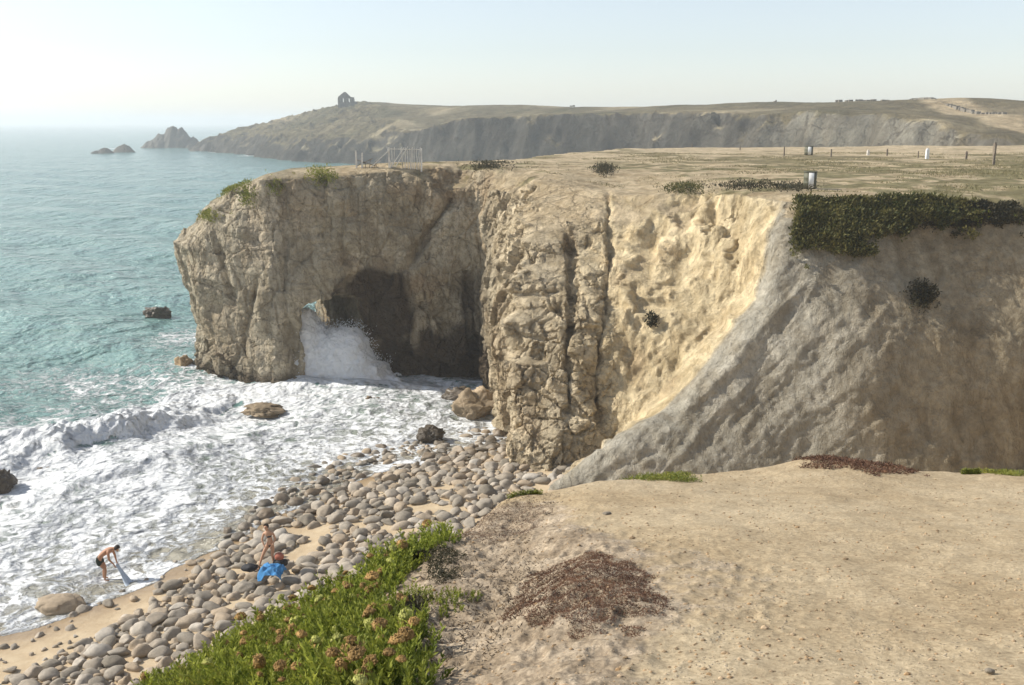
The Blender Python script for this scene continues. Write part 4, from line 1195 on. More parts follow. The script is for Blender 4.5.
def ground_mat(name, label, mat, u0, v0, ru, rv, n, size, seed, thick=0.03, cat="plant", irr=0.5):
    r = np.random.default_rng(seed); c = lone(u0, v0); e1 = lone(u0+ru, v0+6); e2 = lone(u0, v0+rv+4)
    rx = abs(e1[0]-c[0]); ry = abs(c[1]-e2[1])
    a = r.uniform(0, 6.28, n*3); q = np.sqrt(r.random(n*3))*1.3
    x = c[0]+np.cos(a)*q*rx; y = c[1]+np.sin(a)*q*ry
    k = (q+irr*fbm(x, y, 0, max(rx, ry)*0.5, 4, seed)+0.25*fbm(x, y, 0, 0.08, 2, seed+5)) < 0.85
    x, y = x[k][:n], y[k][:n]; n = len(x)
    z, sd, _ = fg_z(x, y, True)
    P = np.stack([x, y, z+r.random(n)**1.5*thick-0.004], 1)
    D = r.normal(size=(n, 3))*np.array([1, 1, 0.6])+np.array([0, 0, 0.35])
    tint = np.clip(0.45+0.6*fbm(x, y, 0, 0.12, 3, seed+2)+r.normal(0, 0.2, n), 0, 1)
    me = leaf_cards(P, D, size*r.uniform(0.5, 1.4, n), size*0.28, r, tint, name)
    o = obj(name, me, mat); return tag(o, label, cat)
ground_mat("dry_plant_mat", "wide reddish brown dried plant mat in the middle of the bare ground", MAT_RED, 590, 580, 92, 46, 34000, 0.012, 731, 0.018, irr=0.45)
ground_mat("dry_plant_mat", "thin reddish dry mat near the far edge, above the wide one", MAT_RED, 493, 526, 60, 16, 9000, 0.011, 702, 0.014, irr=0.8)
ground_mat("dry_plant_mat", "dry reddish crust on the mound at the far edge of the ground", MAT_RED, 855, 461, 60, 8, 7000, 0.03, 703, 0.03)
ground_mat("edge_cushion_plant", "yellow green cushion on the far edge in the middle", MAT_YG, 662, 473, 46, 6, 3600, 0.028, 704, 0.05, irr=0.7)
ground_mat("edge_cushion_plant", "tiny yellow green cushion right of the dry mound", MAT_YG, 970, 464, 11, 5, 900, 0.028, 705, 0.05, irr=0.5)
ground_mat("edge_cushion_plant", "yellow green cushion on the far edge at the right frame side", MAT_YG, 1006, 467, 20, 5, 1300, 0.028, 706, 0.045, irr=0.7)
ground_mat("edge_cushion_plant", "sparse green patch where ground meets the cobble bank", MAT_YG, 525, 479, 22, 3, 900, 0.025, 707, 0.04)
ground_mat("grey_scrub_patch", "dark grey green scrub patch beside the fennel on bare soil", MAT_DARK, 438, 562, 26, 16, 2200, 0.022, 708, 0.045, irr=0.8)
ground_mat("grey_scrub_patch", "dusty scrub patch just above the fennel cluster", MAT_DARK, 408, 548, 26, 14, 3000, 0.03, 709, 0.06)
ground_mat("grey_scrub_patch", "brown scrub fringe below the fennel cluster by the growth", MAT_DARK, 400, 630, 22, 26, 5000, 0.03, 710, 0.07)

MAT_TWIG = leaf_mat("dry_twigs", (0.09, 0.065, 0.045), (0.30, 0.24, 0.17), 0.1, 0.05)
for u_, v_, ru, rv, n_, sd_, lb in ((470, 560, 70, 40, 1500, 720, "brown twiggy litter on bare soil between fennel growth and wide mat"), (450, 640, 50, 45, 900, 721, "sparse twig litter low on the bare soil slope"), (505, 600, 50, 40, 700, 722, "twig litter bordering the wide reddish mat on its left"), (520, 510, 40, 16, 600, 723, "scattered twigs near the top of the bare soil")):
    ground_mat("twig_litter", lb, MAT_TWIG, u_, v_, ru, rv, n_, 0.024, sd_, 0.02, "litter", irr=0.9)
def gravel():
    r = np.random.default_rng(88); n = 9000
    d = 2.6+7*r.random(n)**1.3; th = np.radians(r.uniform(-9, 31, n))
    x = d*np.sin(th); y = d*np.cos(th); z, sd, rg = fg_z(x, y, True)
    s = 0.0022+0.009*r.random(n)**4+0.012*(r.random(n) > 0.997)
    k = (sd > 0.0); x, y, z, s = x[k], y[k], z[k], s[k]; n = len(x)
    V0, T0 = rock_shape(1, 4, 0.4, 0.2, (1.2, 0.9, 0.6))
    P = (np.stack([x, y, z+s*0.2], 1)[:, None]+V0[None]*s[:, None, None]*r.uniform(0.7, 1.3, (n, 1, 3))).reshape(-1, 3)
    T = (T0[None]+np.arange(n)[:, None, None]*len(V0)).reshape(-1, 3)
    me = mesh_np("gravel", P, T, smooth=False); set_f(me, 'tint', np.repeat(r.random(n), len(V0)))
    obj("loose_gravel", me, stone_mat("gravel_stone", (0.36, 0.27, 0.17), (0.50, 0.40, 0.28), (0.22, 0.16, 0.11), 20, 0.9, 0.2), kind='stuff', label="fine loose grit scattered on the trodden ground", category="gravel")
gravel()
for (u, v, s, lb) in ((607, 515, 0.035, "grey flat stone on bare ground above the reddish dry mat"), (500, 534, 0.045, "pale stone lying within the thin dry mat"), (990, 672, 0.02, "dark pebble near the lower right corner of the ground")):
    p = lone(u, v); V, T = rock_shape(3, int(u), 0.35, 0.15, (s, s*0.7, s*0.5)); o = obj("loose_stone", mesh_np("stone", V, T), COBBLE); o.location = (p[0], p[1], p[2]+s*0.25); tag(o, lb, "stone")
# ------------------------------------------------------------------ things on the plateau
def box_np(cx, cy, cz, sx, sy, sz, rot=None):
    V = np.array([[a, b_, c] for a in (-.5, .5) for b_ in (-.5, .5) for c in (-.5, .5)])*np.array([sx, sy, sz])
    if rot is not None: V = V@np.array(rot.to_3x3()).T
    V = V+np.array([cx, cy, cz])
    Q = np.array([[0, 1, 3, 2], [4, 6, 7, 5], [0, 4, 5, 1], [2, 3, 7, 6], [0, 2, 6, 4], [1, 5, 7, 3]])
    return V, Q
def join(parts, name):
    V, Q, b_ = [], [], 0
    for v, q in parts: V.append(v); Q.append(q+b_); b_ += len(v)
    return mesh_np(name, np.concatenate(V), np.concatenate(Q), smooth=False)
def bar(p0, p1, w_, d_):
    p0 = Vector(p0); p1 = Vector(p1); ax = p1-p0
    R = ax.to_track_quat('Z', 'Y').to_matrix(); c = (p0+p1)/2
    return box_np(c.x, c.y, c.z, w_, d_, ax.length, R)
WOOD = simple_mat("weathered_wood", (0.20, 0.165, 0.125), 0.9, 0.3, 6, 0.4, 0.01)
WHITEWOOD = simple_mat("sun_bleached_wood", (0.66, 0.63, 0.57), 0.85, 0.18, 6, 0.4, 0.01)
METAL = simple_mat("galvanised_metal", (0.55, 0.56, 0.55), 0.35, 0.12, 4, 0.1, 0.003, metal=0.85, spec=0.5)
WHITEP = simple_mat("white_paint", (0.80, 0.80, 0.77), 0.6, 0.06, 4, 0.1, 0.003)
DARKP = simple_mat("dark_olive_paint", (0.10, 0.10, 0.065), 0.6, 0.2, 5, 0.2, 0.004)

TOPV = CV[(CN[:, 2] > 0.6) & (CV[:, 2] > 11.5)]
def plateau_pt(u, v):
    z = 15.3*K
    for _ in range(8):
        p = gp(u, v, z)
        d = np.hypot(TOPV[:, 0]-p.x, TOPV[:, 1]-p.y); k = d < 0.25
        z2 = float(TOPV[k, 2].mean()) if k.any() else float(ztop(np.array([p.x/K]), np.array([p.y/K]))[0])*K
        z = 0.5*z+0.5*z2
    p = gp(u, v, z); p.z = z2
    return p

def tube(r0, r1, h, n=28, y0=0.0, lip=None):
    prof = [(0, y0), (r0, y0), (r1, y0+h), (0, y0+h)] if lip is None else lip
    a = np.linspace(0, 2*pi, n, endpoint=False)
    V = np.concatenate([np.stack([rr*np.cos(a), rr*np.sin(a), np.full(n, zz)], 1) for rr, zz in prof])
    Q = []
    for k in range(len(prof)-1):
        for i in range(n): Q.append([k*n+i, k*n+(i+1) % n, (k+1)*n+(i+1) % n, (k+1)*n+i])
    return V, np.array(Q)
def drum(u, v, hgt, rad, label):
    p = plateau_pt(u, v)
    e = bpy.data.objects.new("litter_drum", None); C.objects.link(e); e.location = p; tag(e, label, "litter bin")
    V, Q = tube(0, 0, 0, 32, lip=[(0, 0), (rad, 0), (rad, hgt*0.32), (rad*1.03, hgt*0.34), (rad, hgt*0.36), (rad, hgt*0.64), (rad*1.03, hgt*0.66), (rad, hgt*0.68), (rad, hgt), (rad*0.94, hgt), (rad*0.94, hgt*0.12), (0, hgt*0.12)])
    obj("drum_body", mesh_np("drum_body", V, Q), DARKP, parent=e)
    V, Q = tube(0, 0, 0, 32, lip=[(rad*0.93, hgt-0.01), (rad*1.06, hgt-0.02), (rad*1.06, hgt+0.04), (rad*0.93, hgt+0.04), (rad*0.93, hgt-0.01)])
    obj("rim", mesh_np("rim", V, Q), DARKP, parent=e)
    # white painted band facing the path, a curved panel a few millimetres proud
    a = np.linspace(-2.05, -1.25, 9); V = []
    for zz in (0.05*hgt, 0.97*hgt): V += [[(rad*1.045)*cos(t), (rad*1.045)*sin(t), zz] for t in a]
    for zz in (0.97*hgt, 0.05*hgt): V += [[(rad*1.02)*cos(t), (rad*1.02)*sin(t), zz] for t in a]
    Q = [[k*9+i, k*9+i+1, ((k+1) % 4)*9+i+1, ((k+1) % 4)*9+i] for k in range(4) for i in range(8)]
    obj("white_panel", mesh_np("white_panel", np.array(V), np.array(Q)), WHITEP, parent=e)
drum(809.5, 188.5, 0.86, 0.33, "dark litter drum with a white panel near the cliff rim, the nearer one")
drum(808.5, 155, 0.85, 0.42, "farther litter drum showing mostly white on the plateau")

def post(u, v, hgt, wdt, label, mat=None, lean=0.0, hood=False):
    p = plateau_pt(u, v)
    prt = [bar((0, 0, -0.2), (lean*hgt, 0, hgt), wdt, wdt), bar((lean*hgt, 0, hgt), (lean*hgt, 0, hgt+wdt*0.5), wdt*0.6, wdt*0.6)]
    if hood: prt.append(bar((lean*hgt*0.9-0.0, 0, hgt*0.52), (lean*hgt, 0, hgt*0.99), wdt*2.1, wdt*0.8))
    o = obj("wooden_post", join(prt, "wooden_post"), mat or WOOD); o.location = p
    tag(o, label, "post", "posts standing on the plateau")
post(784, 156, 0.85, 0.11, "brown post on the plateau left of the farther drum")
post(831, 157, 0.7, 0.11, "brown post on the plateau right of the farther drum")
post(740, 150, 0.5, 0.11, "short brown post second from left on the plateau")
post(692, 147.5, 0.45, 0.10, "shortest post on the plateau, far left")
post(868, 155, 0.4, 0.22, "pale stub of post between two brown posts", WHITEWOOD)
post(887, 155.5, 0.6, 0.13, "pale brown post left of the white marker post")
post(927, 158.5, 0.8, 0.26, "white marker post on the plateau at right", WHITEP)
post(966, 159, 0.6, 0.17, "thick brown post left of the tallest post")
post(993.5, 165, 1.65, 0.16, "tallest post with a broad upper board at far right", None, -0.02, True)
post(918, 158, 0.6, 0.08, "thin dark post beside the white marker post")

# the broken fence at the headland
def fence():
    p0 = plateau_pt(356, 168); p1 = plateau_pt(412, 168)
    e = bpy.data.objects.new("broken_fence", None); C.objects.link(e); e.location = p0
    tag(e, "broken wooden fence with pale slats on the headland rim", "fence")
    W = (p1-p0).length; H = 1.45
    px = lambda u: (u-356)/56*W
    r = np.random.default_rng(3)
    for u, hh, ln in ((356.5, 1.15, -0.02), (361, 1.0, 0.05), (384, 1.35, 0.0), (411, 1.3, 0.02)):
        obj("post", join([bar((px(u), 0, -0.25), (px(u)+ln, 0.0, hh), 0.10, 0.10)], "post"), WHITEWOOD, parent=e)
    for a, b_ in (((356, 0.55), (372, 0.15)), ((357, 0.15), (370, 0.62)), ((384, 1.25), (411, 1.2))):
        obj("rail", join([bar((px(a[0]), 0.09, a[1]), (px(b_[0]), 0.09, b_[1]), 0.055, 0.05)], "rail"), WOOD if a[0] < 380 else WHITEWOOD, parent=e)
    for a, b_ in (((368, 0.0), (384, 1.15)), ((385, 0.0), (397, 1.35)), ((389, 0.05), (400, 1.4))):
        obj("brace", join([bar((px(a[0]), -0.10, a[1]), (px(b_[0]), -0.10, b_[1]), 0.09, 0.05)], "brace"), WHITEWOOD, parent=e)
    for u in (385, 387, 389, 393.5, 395.5, 397.5, 399.5, 401, 402.5, 404, 405.5, 407, 408.5, 410, 411.5):
        obj("slat", join([bar((px(u)+r.normal(0, 0.05), 0.0, -0.1), (px(u)+r.normal(0, 0.08), 0.0, H*r.uniform(0.82, 1.0)), 0.13, 0.03)], "slat"), WHITEWOOD, parent=e)
    for u in (364, 367, 371, 374):
        obj("slat", join([bar((px(u), 0.03, -0.1), (px(u)+r.normal(0, 0.15), 0.03, r.uniform(0.35, 0.8)), 0.07, 0.03)], "slat"), WOOD, parent=e)
fence()

# the ruin on the far summit
def ruin():
    MW = simple_mat("ruin_masonry", (0.16, 0.145, 0.125), 0.95, 0.3, 0.8, 0.8, 0.2)
    x, y = -100.6*K, 618*K
    # foot on the ground of the far hill
    z = far_ground(x, y)+1.5
    e = bpy.data.objects.new("ruined_house", None); C.objects.link(e); e.location = (x, y, z); e.scale = (1.12, 1.12, 1.12)
    tag(e, "small roofless stone ruin with gable and two openings on the far summit", "ruin")
    w2 = 3.4; t = 0.55; h1 = 4.2; hw = 1.15
    def wall(yc, gable, name):
        prt = [box_np(-w2+0.65, yc, h1/2-0.5, 1.3, t, h1+1), box_np(w2-0.65, yc, h1/2-0.5, 1.3, t, h1+1), box_np(0, yc, h1/2-0.5, 1.5, t, h1+1)]
        for cx in (-1.425, 1.425):
            prt.append(box_np(cx, yc, 0.45, 1.35, t-0.01, 2.9-0.2)); prt.append(box_np(cx, yc, 3.95-0.0, 1.35, t-0.01, 0.5))
        if gable:
            G = np.array([[-w2, yc-t/2, h1], [w2-0.6, yc-t/2, h1], [0.3, yc-t/2, h1+2.3], [-0.5, yc-t/2, h1+2.3], [-w2, yc+t/2, h1], [w2-0.6, yc+t/2, h1], [0.3, yc+t/2, h1+2.3], [-0.5, yc+t/2, h1+2.3]])
            prt.append((G, np.array([[0, 1, 2, 3], [7, 6, 5, 4], [0, 4, 5, 1], [1, 5, 6, 2], [2, 6, 7, 3], [3, 7, 4, 0]])))
        obj(name, join(prt, name), MW, parent=e)
    wall(0, True, "gable_wall"); wall(6.0, False, "rear_wall")
    obj("side_wall", join([box_np(-w2-0.0, 3, 1.4, t, 5.4, 4.4)], "side_wall"), MW, parent=e)
    obj("side_wall", join([box_np(w2-0.0, 3, 1.2, t, 5.4, 4.0)], "side_wall"), MW, parent=e)
    obj("lean_to_wall", join([box_np(w2+1.0, 0.3, 0.6, 1.9, t, 3.0), box_np(w2+1.8, 1.6, 0.5, t, 2.4, 2.6)], "lean_to_wall"), MW, parent=e)
    return e
ruin()
for (u, v, Yd, wd, ht, lb) in ((600+173, 102.5, 385*K, 0.9, 0.9, "tiny dark block on the skyline right of centre"), (572, 106, 500*K, 2.2, 0.5, "low pale wall stub on the middle of the far skyline")):
    px = (u-512)/F*Yd*0.98; zz = EYE+(121-v)/F*Yd*0.99
    o = obj("skyline_block", join([box_np(0, 0, 0, wd, 1.2, ht), box_np(wd*0.3, 0, ht*0.7, wd*0.3, 0.9, ht*0.5)], "skyline_block"), WOOD); o.location = (px, Yd, zz); tag(o, lb, "marker")
def far_wall():
    # tumbled stone wall along the far path, and the low wall on the ridge
    MW = simple_mat("pale_field_stone", (0.20, 0.18, 0.145), 0.95, 0.3, 1.0, 0.8, 0.2)
    r = np.random.default_rng(12)
    for nm, pts, lb in (("field_wall", [(905, 99, 365), (925, 101, 345), (945, 108, 320), (975, 116, 300), (1000, 121, 290)], "pale tumbled stone wall beside the path on the far hill"),
                        ("field_wall", [(832, 102.3, 385), (850, 103.5, 380), (868, 103, 378), (884, 102, 376)], "low broken stone wall on the ridge left of the path")):
        prt = []
        P = [Vector(((u-512)/F*Y*K*0.985, Y*K, float(Hfar((u-512)/F*Y*0.985, float(Y)))*K)) for u, v, Y in pts]
        for a, b_ in zip(P[:-1], P[1:]):
            n = int((b_-a).length/1.05)
            for i in range(n):
                if r.random() < 0.12: continue
                p = a.lerp(b_, (i+0.5)/n)
                prt.append(box_np(p.x+r.normal(0, .15), p.y+r.normal(0, .15), p.z+0.1, 1.25*r.uniform(.8, 1.2), 1.0, 1.0*r.uniform(0.6, 1.1), Matrix.Rotation(r.uniform(-.3, .3), 3, 'Z')))
        tag(obj(nm, join(prt, nm), MW), lb, "wall")
far_wall()

def dry_grass():
    r = np.random.default_rng(44); n = 150000
    x = r.uniform(1, 75, n); y = 57+65*r.random(n)**1.2
    g = fbm(x, y, 0, 5, 4, 301)+0.7*fbm(x, y, 0, 1.2, 3, 305)+0.25*sstep(10, 28, x)
    sd = polysd(x, y, outline(15.4))
    k = (g > 0.22) & (sd > 1.3) & (np.abs(x) < 0.60*y+1)
    x, y, g = x[k], y[k], g[k]; n = len(x)
    z = ztop(x, y)
    # the far ground rises a little, follow it
    z = z+np.where((x > 43.4) | (y > 90.3), 0.8*sstep(45, 100, x)*sstep(120, 60, y)-0.03, 0.0)-0.33*0
    P = np.stack([x, y, z-0.05], 1)*K
    D = r.normal(0, 0.55, (n, 3))+np.array([0, 0, 1.0])
    me = leaf_cards(P, D, 0.11*r.uniform(0.5, 1.6, n)*np.clip(g*2, 0.6, 1.4), 0.05, r, np.clip(r.random(n)*0.7+0.3*g, 0, 1), "dry_grass")
    obj("dry_grass", me, leaf_mat("dry_clifftop_grass", (0.15, 0.145, 0.06), (0.33, 0.28, 0.15), 0.1, 0.15), kind='stuff', label="low dry grass patches on the plateau", category="grass")
dry_grass()

# ------------------------------------------------------------------ people
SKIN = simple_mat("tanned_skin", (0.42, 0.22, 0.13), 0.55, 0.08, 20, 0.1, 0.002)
SKINL = simple_mat("lighter_skin", (0.52, 0.30, 0.19), 0.55, 0.08, 20, 0.1, 0.002)  # a lighter skin tone, the same over the whole body
HAIR = simple_mat("dark_hair", (0.025, 0.018, 0.014), 0.6, 0.3, 60, 0.6, 0.004)
SHORTS = simple_mat("dark_green_trunks", (0.018, 0.030, 0.022), 0.8, 0.2, 20, 0.3, 0.004)
BIKINI = simple_mat("black_swimwear", (0.015, 0.015, 0.018), 0.7, 0.2, 20, 0.3, 0.004)
def skin_body(name, J, Ed, mat, parent=None, root=0, sub=2):
    me = bpy.data.meshes.new(name); keys = list(J)
    me.from_pydata([J[k][0] for k in keys], [(keys.index(a), keys.index(b_)) for a, b_ in Ed], [])
    o = obj(name, me, mat, parent)
    md = o.modifiers.new("skin", 'SKIN'); md.use_smooth_shade = True
    for i, k in enumerate(keys):
        rr = J[k][1]; me.skin_vertices[0].data[i].radius = (rr, rr) if not isinstance(rr, tuple) else rr
        me.skin_vertices[0].data[i].use_root = (i == root)
    s = o.modifiers.new("subsurf", 'SUBSURF'); s.levels = sub; s.render_levels = sub
    return o
def add_hand(J, Ed, wrist, pre, dirv, side):
    """palm and five unequal, slightly curled fingers"""
    w0 = np.array(J[wrist][0]); d = np.array(dirv, float); d /= np.linalg.norm(d); s = np.array(side, float); s /= np.linalg.norm(s); c = np.cross(d, s)
    J[pre+'palm'] = (tuple(w0+d*0.055), (0.034, 0.018)); Ed.append((wrist, pre+'palm'))
    for i, (off, ln) in enumerate(((-0.030, 0.060), (-0.010, 0.075), (0.011, 0.080), (0.030, 0.070))):
        a = w0+d*0.10+s*off; b_ = a+d*ln*0.55+c*0.006; e = a+d*ln*0.95+c*0.022
        for nm, q, rr in (('a', a, .010), ('b', b_, .009), ('c', e, .007)): J[f'{pre}f{i}{nm}'] = (tuple(q), rr)
        Ed += [(pre+'palm', f'{pre}f{i}a'), (f'{pre}f{i}a', f'{pre}f{i}b'), (f'{pre}f{i}b', f'{pre}f{i}c')]
    t = w0+d*0.04-s*0.045; t2 = t+d*0.035-s*0.02
    J[pre+'t1'] = (tuple(t), .012); J[pre+'t2'] = (tuple(t2), .009); Ed += [(pre+'palm', pre+'t1'), (pre+'t1', pre+'t2')]
def hair_cap(head, fwd, parent, r=0.115):
    V, T = ICO[3]; V = V.copy(); f_ = np.array(fwd, float); f_ /= np.linalg.norm(f_)
    keep = (V@f_ < 0.35) & (V[:, 2] > -0.55)
    T = T[keep[T].all(1)]
    V = V*r*(1+0.05*fbm(V[:, 0], V[:, 1], V[:, 2], 0.3, 3, 3)[:, None])*np.array([1, 1, 1.08])+np.array(head)-f_*0.012+np.array([0, 0, 0.015])
    o = obj("hair", mesh_np("hair", V, T), HAIR, parent); md = o.modifiers.new("solid", 'SOLIDIFY'); md.thickness = 0.02
def face_bits(head, fwd, up, parent, r=0.098):
    f_ = Vector(fwd).normalized(); u_ = Vector(up).normalized(); s_ = f_.cross(u_)
    for sgn in (-1, 1):
        V, T = ICO[2]; c = Vector(head)+f_*r*0.88+s_*0.033*sgn+u_*0.005
        obj("eye", mesh_np("eye", V*0.012+np.array(c), T), HAIR, parent)
        c = Vector(head)+s_*r*0.93*sgn; obj("ear", mesh_np("ear", V*np.array([0.018, 0.018, 0.03])+np.array(c), T), SKIN, parent)
def bending_man():
    p = gp(106, 579, 0.12)
    e = bpy.data.objects.new("person", None); C.objects.link(e); e.location = (p.x, p.y, 0.10)
    e['label'] = "man in dark green trunks bending over the shallow swash, arms reaching down"; e['category'] = "person"
    # faces right (+X); feet at the origin
    J = {'pelvis': ((-0.20, 0, 0.90), (0.150, 0.125)), 'belly': ((-0.06, 0, 1.02), (0.135, 0.11)), 'chest': ((0.12, 0, 1.15), (0.165, 0.125)), 'uchest': ((0.26, 0, 1.22), (0.150, 0.10)),
         'neck': ((0.36, 0, 1.26), 0.06), 'chin': ((0.45, 0, 1.255), 0.075), 'head': ((0.52, 0, 1.245), 0.098), 'crown': ((0.585, 0, 1.25), 0.075), 'nose': ((0.545, 0, 1.135), 0.016)}
    Ed = [('pelvis', 'belly'), ('belly', 'chest'), ('chest', 'uchest'), ('uchest', 'neck'), ('neck', 'chin'), ('chin', 'head'), ('head', 'crown'), ('head', 'nose')]
    for s, nm in ((-1, 'r'), (1, 'l')):
        fx = 0.06 if s < 0 else -0.08
        J.update({nm+'hip': ((-0.19, 0.10*s, 0.84), 0.10), nm+'thigh': ((-0.12+fx*0.3, 0.11*s, 0.66), 0.085), nm+'knee': ((0.02+fx*0.7, 0.11*s, 0.47), 0.060), nm+'calf': ((-0.02+fx, 0.11*s, 0.32), 0.058),
                  nm+'ankle': ((-0.05+fx, 0.11*s, 0.08), 0.036), nm+'heel': ((-0.06+fx, 0.11*s, 0.03), 0.035), nm+'toe': ((0.12+fx, 0.12*s, 0.02), 0.028),
                  nm+'sh': ((0.25, 0.19*s, 1.18), 0.062), nm+'el': ((0.30+0.03*s, 0.21*s, 0.90), 0.043), nm+'wr': ((0.40, 0.13*s, 0.68), 0.028)})
        Ed += [('pelvis', nm+'hip'), (nm+'hip', nm+'thigh'), (nm+'thigh', nm+'knee'), (nm+'knee', nm+'calf'), (nm+'calf', nm+'ankle'), (nm+'ankle', nm+'heel'), (nm+'heel', nm+'toe'),
               ('uchest', nm+'sh'), (nm+'sh', nm+'el'), (nm+'el', nm+'wr')]
        add_hand(J, Ed, nm+'wr', nm, (0.45, 0, -1), (0, 1, 0))
    skin_body("body", J, Ed, SKIN, e)
    S = {'p0': ((-0.13, 0, 0.965), (0.152, 0.13)), 'p1': ((-0.21, 0, 0.89), (0.172, 0.145)), 'a0': ((-0.195, -0.105, 0.83), 0.118), 'a1': ((-0.10, -0.115, 0.60), 0.105), 'b0': ((-0.195, 0.105, 0.83), 0.118), 'b1': ((-0.14, 0.115, 0.60), 0.105)}
    skin_body("swim_trunks", S, [('p0', 'p1'), ('p1', 'a0'), ('a0', 'a1'), ('p1', 'b0'), ('b0', 'b1')], SHORTS, e, root=1)
    hair_cap((0.53, 0, 1.255), (0.35, 0, -1), e, 0.112)
    face_bits((0.52, 0, 1.245), (0.25, 0, -1), (1, 0, 0.2), e)
    # wet cloth held in both hands, trailing into the shallow water
    n, m_ = 26, 9; u = np.linspace(0, 1, n); v = np.linspace(-1, 1, m_); U, Vv = np.meshgrid(u, v, indexing='ij')
    xx = 0.44+0.62*U**0.9+0.05*np.sin(5*Vv+4*U)*U; yy = 0.24*Vv*(0.35+0.65*U)-0.45*U; zz = 0.60*(1-U)**1.2+0.0+0.025*np.sin(9*Vv+3*U)*(0.3+U)
    P = np.stack([xx.ravel(), yy.ravel(), np.maximum(zz.ravel(), -0.01)+0.02], 1)
    CL = simple_mat("pale_blue_cloth", (0.48, 0.55, 0.62), 0.8, 0.1, 8, 0.3, 0.01)
    o = obj("cloth", mesh_np("cloth", P, grid_quads(n, m_)), CL); md = o.modifiers.new("solid", 'SOLIDIFY'); md.thickness = 0.012
    o.location = e.location; tag(o, "pale blue grey cloth trailing from the bending man's hands", "towel")
    return e
MAN = bending_man()
def ground_pt(u, v, lift=0.0):
    z = 1.0
    for _ in range(12):
        p = gp(u, v, z); z = float(beach_z(np.array([p.x/K]), np.array([p.y/K]))[0][0])*K+lift
    return gp(u, v, z)
def standing_woman():
    p = ground_pt(271, 565, 0.42)
    e = bpy.data.objects.new("person", None); C.objects.link(e); e.location = (p.x, p.y, p.z-0.04); e.rotation_euler = (0, 0, 0); e.scale = (1.0, 1.0, 1.0)
    e['label'] = "slim dark haired person in black swimwear stepping down over the cobbles"; e['category'] = "person"
    J = {'pelvis': ((0.0, 0, 0.88), (0.135, 0.10)), 'belly': ((0.02, 0, 1.02), (0.105, 0.085)), 'chest': ((0.0, 0, 1.18), (0.13, 0.095)), 'uchest': ((-0.04, 0, 1.31), (0.125, 0.085)),
         'neck': ((-0.07, -0.01, 1.41), 0.048), 'chin': ((-0.09, -0.02, 1.48), 0.065), 'head': ((-0.10, -0.02, 1.55), 0.088), 'crown': ((-0.10, -0.01, 1.60), 0.07), 'nose': ((-0.14, -0.115, 1.52), 0.013)}
    Ed = [('pelvis', 'belly'), ('belly', 'chest'), ('chest', 'uchest'), ('uchest', 'neck'), ('neck', 'chin'), ('chin', 'head'), ('head', 'crown'), ('head', 'nose')]
    J.update({'lhip': ((0.08, 0, 0.80), 0.088), 'lth': ((0.09, 0, 0.62), 0.072), 'lkn': ((0.07, -0.02, 0.43), 0.050), 'lcf': ((0.09, 0.01, 0.28), 0.048), 'lan': ((0.10, 0.03, 0.06), 0.032), 'lhl': ((0.10, 0.05, 0.02), 0.03), 'lto': ((0.10, -0.12, 0.01), 0.026),
              'rhip': ((-0.09, 0, 0.80), 0.088), 'rth': ((-0.19, -0.03, 0.63), 0.072), 'rkn': ((-0.28, -0.07, 0.42), 0.050), 'rcf': ((-0.34, -0.08, 0.26), 0.048), 'ran': ((-0.42, -0.12, 0.00), 0.032), 'rhl': ((-0.42, -0.10, -0.05), 0.03), 'rto': ((-0.50, -0.24, -0.06), 0.026),
              'lsh': ((0.13, 0, 1.30), 0.052), 'lel': ((0.22, -0.02, 1.08), 0.038), 'lwr': ((0.13, -0.12, 0.90), 0.026), 'rsh': ((-0.20, 0, 1.29), 0.052), 'rel': ((-0.27, -0.05, 1.06), 0.038), 'rwr': ((-0.18, -0.15, 0.88), 0.026)})
    for s in 'lr':
        Ed += [('pelvis', s+'hip'), (s+'hip', s+'th'), (s+'th', s+'kn'), (s+'kn', s+'cf'), (s+'cf', s+'an'), (s+'an', s+'hl'), (s+'hl', s+'to'), ('uchest', s+'sh'), (s+'sh', s+'el'), (s+'el', s+'wr')]
    add_hand(J, Ed, 'lwr', 'l', (-0.5, -0.4, -0.6), (0, 0.5, -0.5)); add_hand(J, Ed, 'rwr', 'r', (0.5, -0.4, -0.6), (0, 0.5, -0.5))
    skin_body("body", J, Ed, SKINL, e)
    S = {'p0': ((0.0, 0, 0.94), (0.165, 0.135)), 'p1': ((0.0, 0, 0.84), (0.180, 0.145)), 'a': ((0.08, 0, 0.77), 0.098), 'b': ((-0.11, -0.005, 0.77), 0.098)}
    skin_body("swim_bottom", S, [('p0', 'p1'), ('p1', 'a'), ('p1', 'b')], BIKINI, e, root=1)
    S = {'a': ((0.008, 0, 1.13), (0.155, 0.120)), 'b': ((-0.018, 0, 1.26), (0.160, 0.122))}
    skin_body("swim_top", S, [('a', 'b')], BIKINI, e)
    hair_cap((-0.10, -0.02, 1.55), (-0.3, -1, -0.1), e, 0.102); face_bits((-0.10, -0.02, 1.55), (-0.3, -1, -0.1), (0, 0, 1), e, 0.088)
WOM = standing_woman()
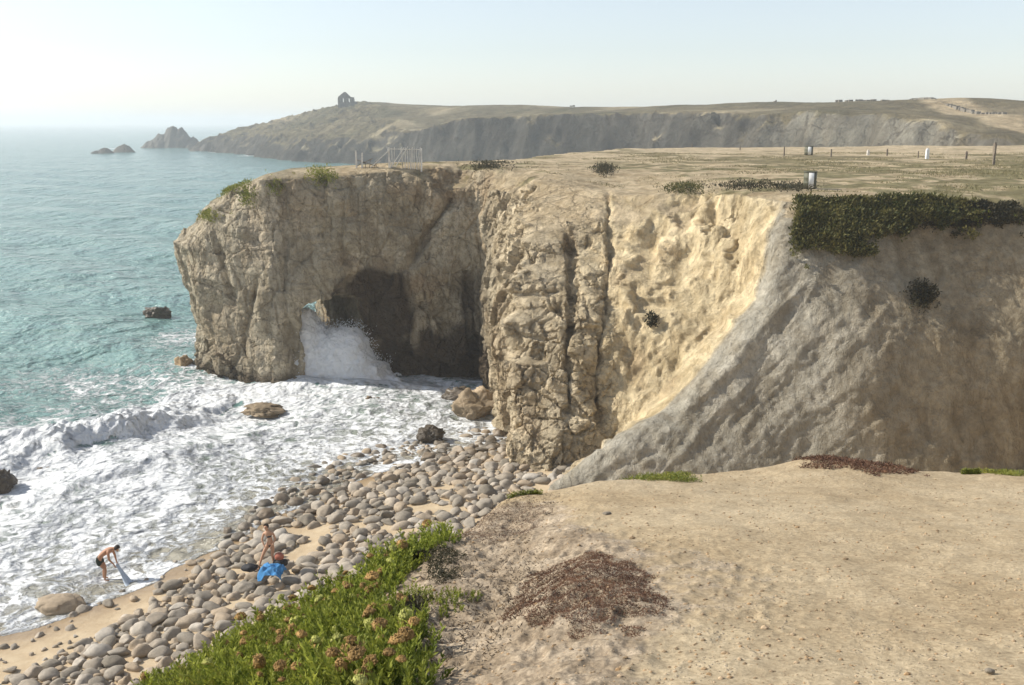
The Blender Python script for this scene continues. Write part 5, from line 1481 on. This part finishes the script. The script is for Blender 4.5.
def beach_things():
    BL = simple_mat("bright_blue_towel", (0.05, 0.20, 0.42), 0.85, 0.15, 8, 0.4, 0.01)
    p = ground_pt(272, 574, 0.5)
    n = 36; u = np.linspace(-1, 1, n); U, Vv = np.meshgrid(u, u, indexing='ij')
    z = 0.22*fbm(U, Vv, 0, 0.55, 3, 30)+0.16*(1-U**2)-0.22*np.maximum(0, np.abs(U)-0.6)-0.25*np.maximum(0, -Vv-0.3)
    P = np.stack([U.ravel()*0.44+0.06*np.sin(3*Vv.ravel()), Vv.ravel()*0.34-0.08*U.ravel(), z.ravel()], 1)
    o = obj("beach_towel", mesh_np("beach_towel", P, grid_quads(n, n)[:, ::-1]), BL); md = o.modifiers.new("solid", 'SOLIDIFY'); md.thickness = 0.02
    o.location = p+Vector((0, 0, 0.12)); tag(o, "bright blue towel spread over the cobbles by the standing figure", "towel")
    DB = simple_mat("black_bag_fabric", (0.02, 0.02, 0.024), 0.7, 0.2, 8, 0.3, 0.01); RD = simple_mat("faded_red_cloth", (0.40, 0.14, 0.09), 0.85, 0.2, 8, 0.3, 0.01)
    p = ground_pt(250, 571, 0.45)
    e = bpy.data.objects.new("beach_bag", None); C.objects.link(e); e.location = p; tag(e, "black beach bag slumped on the cobbles left of the blue towel", "bag")
    V, T = rock_shape(3, 91, 0.25, 0.2, (0.30, 0.18, 0.16)); obj("bag_body", mesh_np("bag_body", V+np.array([0, 0, 0.12]), T), DB, parent=e)
    a = np.linspace(0, 2*pi, 24, endpoint=False)
    prt = [bar((0.22+0.14*cos(t), -0.02, 0.12+0.13*sin(t)), (0.22+0.14*cos(t2), -0.02, 0.12+0.13*sin(t2)), 0.03, 0.02) for t, t2 in zip(a, np.roll(a, -1))]
    obj("strap", join(prt, "strap"), DB, parent=e)
    p = ground_pt(280, 566, 0.4)
    e = bpy.data.objects.new("clothes_bundle", None); C.objects.link(e); e.location = p; tag(e, "small red and black bundle just behind the blue towel", "bundle")
    V, T = rock_shape(3, 92, 0.2, 0.25, (0.17, 0.15, 0.16)); obj("red_cloth", mesh_np("red_cloth", V+np.array([-0.03, 0, 0.36]), T), RD, parent=e)
    V, T = rock_shape(3, 93, 0.2, 0.25, (0.27, 0.2, 0.16)); obj("black_cloth", mesh_np("black_cloth", V+np.array([0.03, 0.0, 0.13]), T), DB, parent=e)
beach_things()

# ------------------------------------------------------------------ sea haze, the air over the whole coast
def haze():
    x0, x1, y0, y1, z0, z1 = -9500, 9500, -400, 9500, -6.0, 42.0
    V = np.array([[a, b_, c] for a in (x0, x1) for b_ in (y0, y1) for c in (z0, z1)], np.float32)
    Q = np.array([[0, 1, 3, 2], [4, 6, 7, 5], [0, 4, 5, 1], [2, 3, 7, 6], [0, 2, 6, 4], [1, 5, 7, 3]])
    m = bpy.data.materials.new("sea_haze"); m.use_nodes = True; nt = m.node_tree; nt.nodes.remove(nt.nodes['Principled BSDF'])
    pv = N_(nt, 'ShaderNodeVolumePrincipled'); pv.inputs['Color'].default_value = (0.93, 0.97, 1.0, 1); pv.inputs['Density'].default_value = 0.00052
    pv.inputs['Anisotropy'].default_value = 0.25
    nt.links.new(pv.outputs[0], nt.nodes['Material Output'].inputs['Volume'])
    obj("haze", mesh_np("haze", V, Q, smooth=False), m, kind='stuff')
haze()
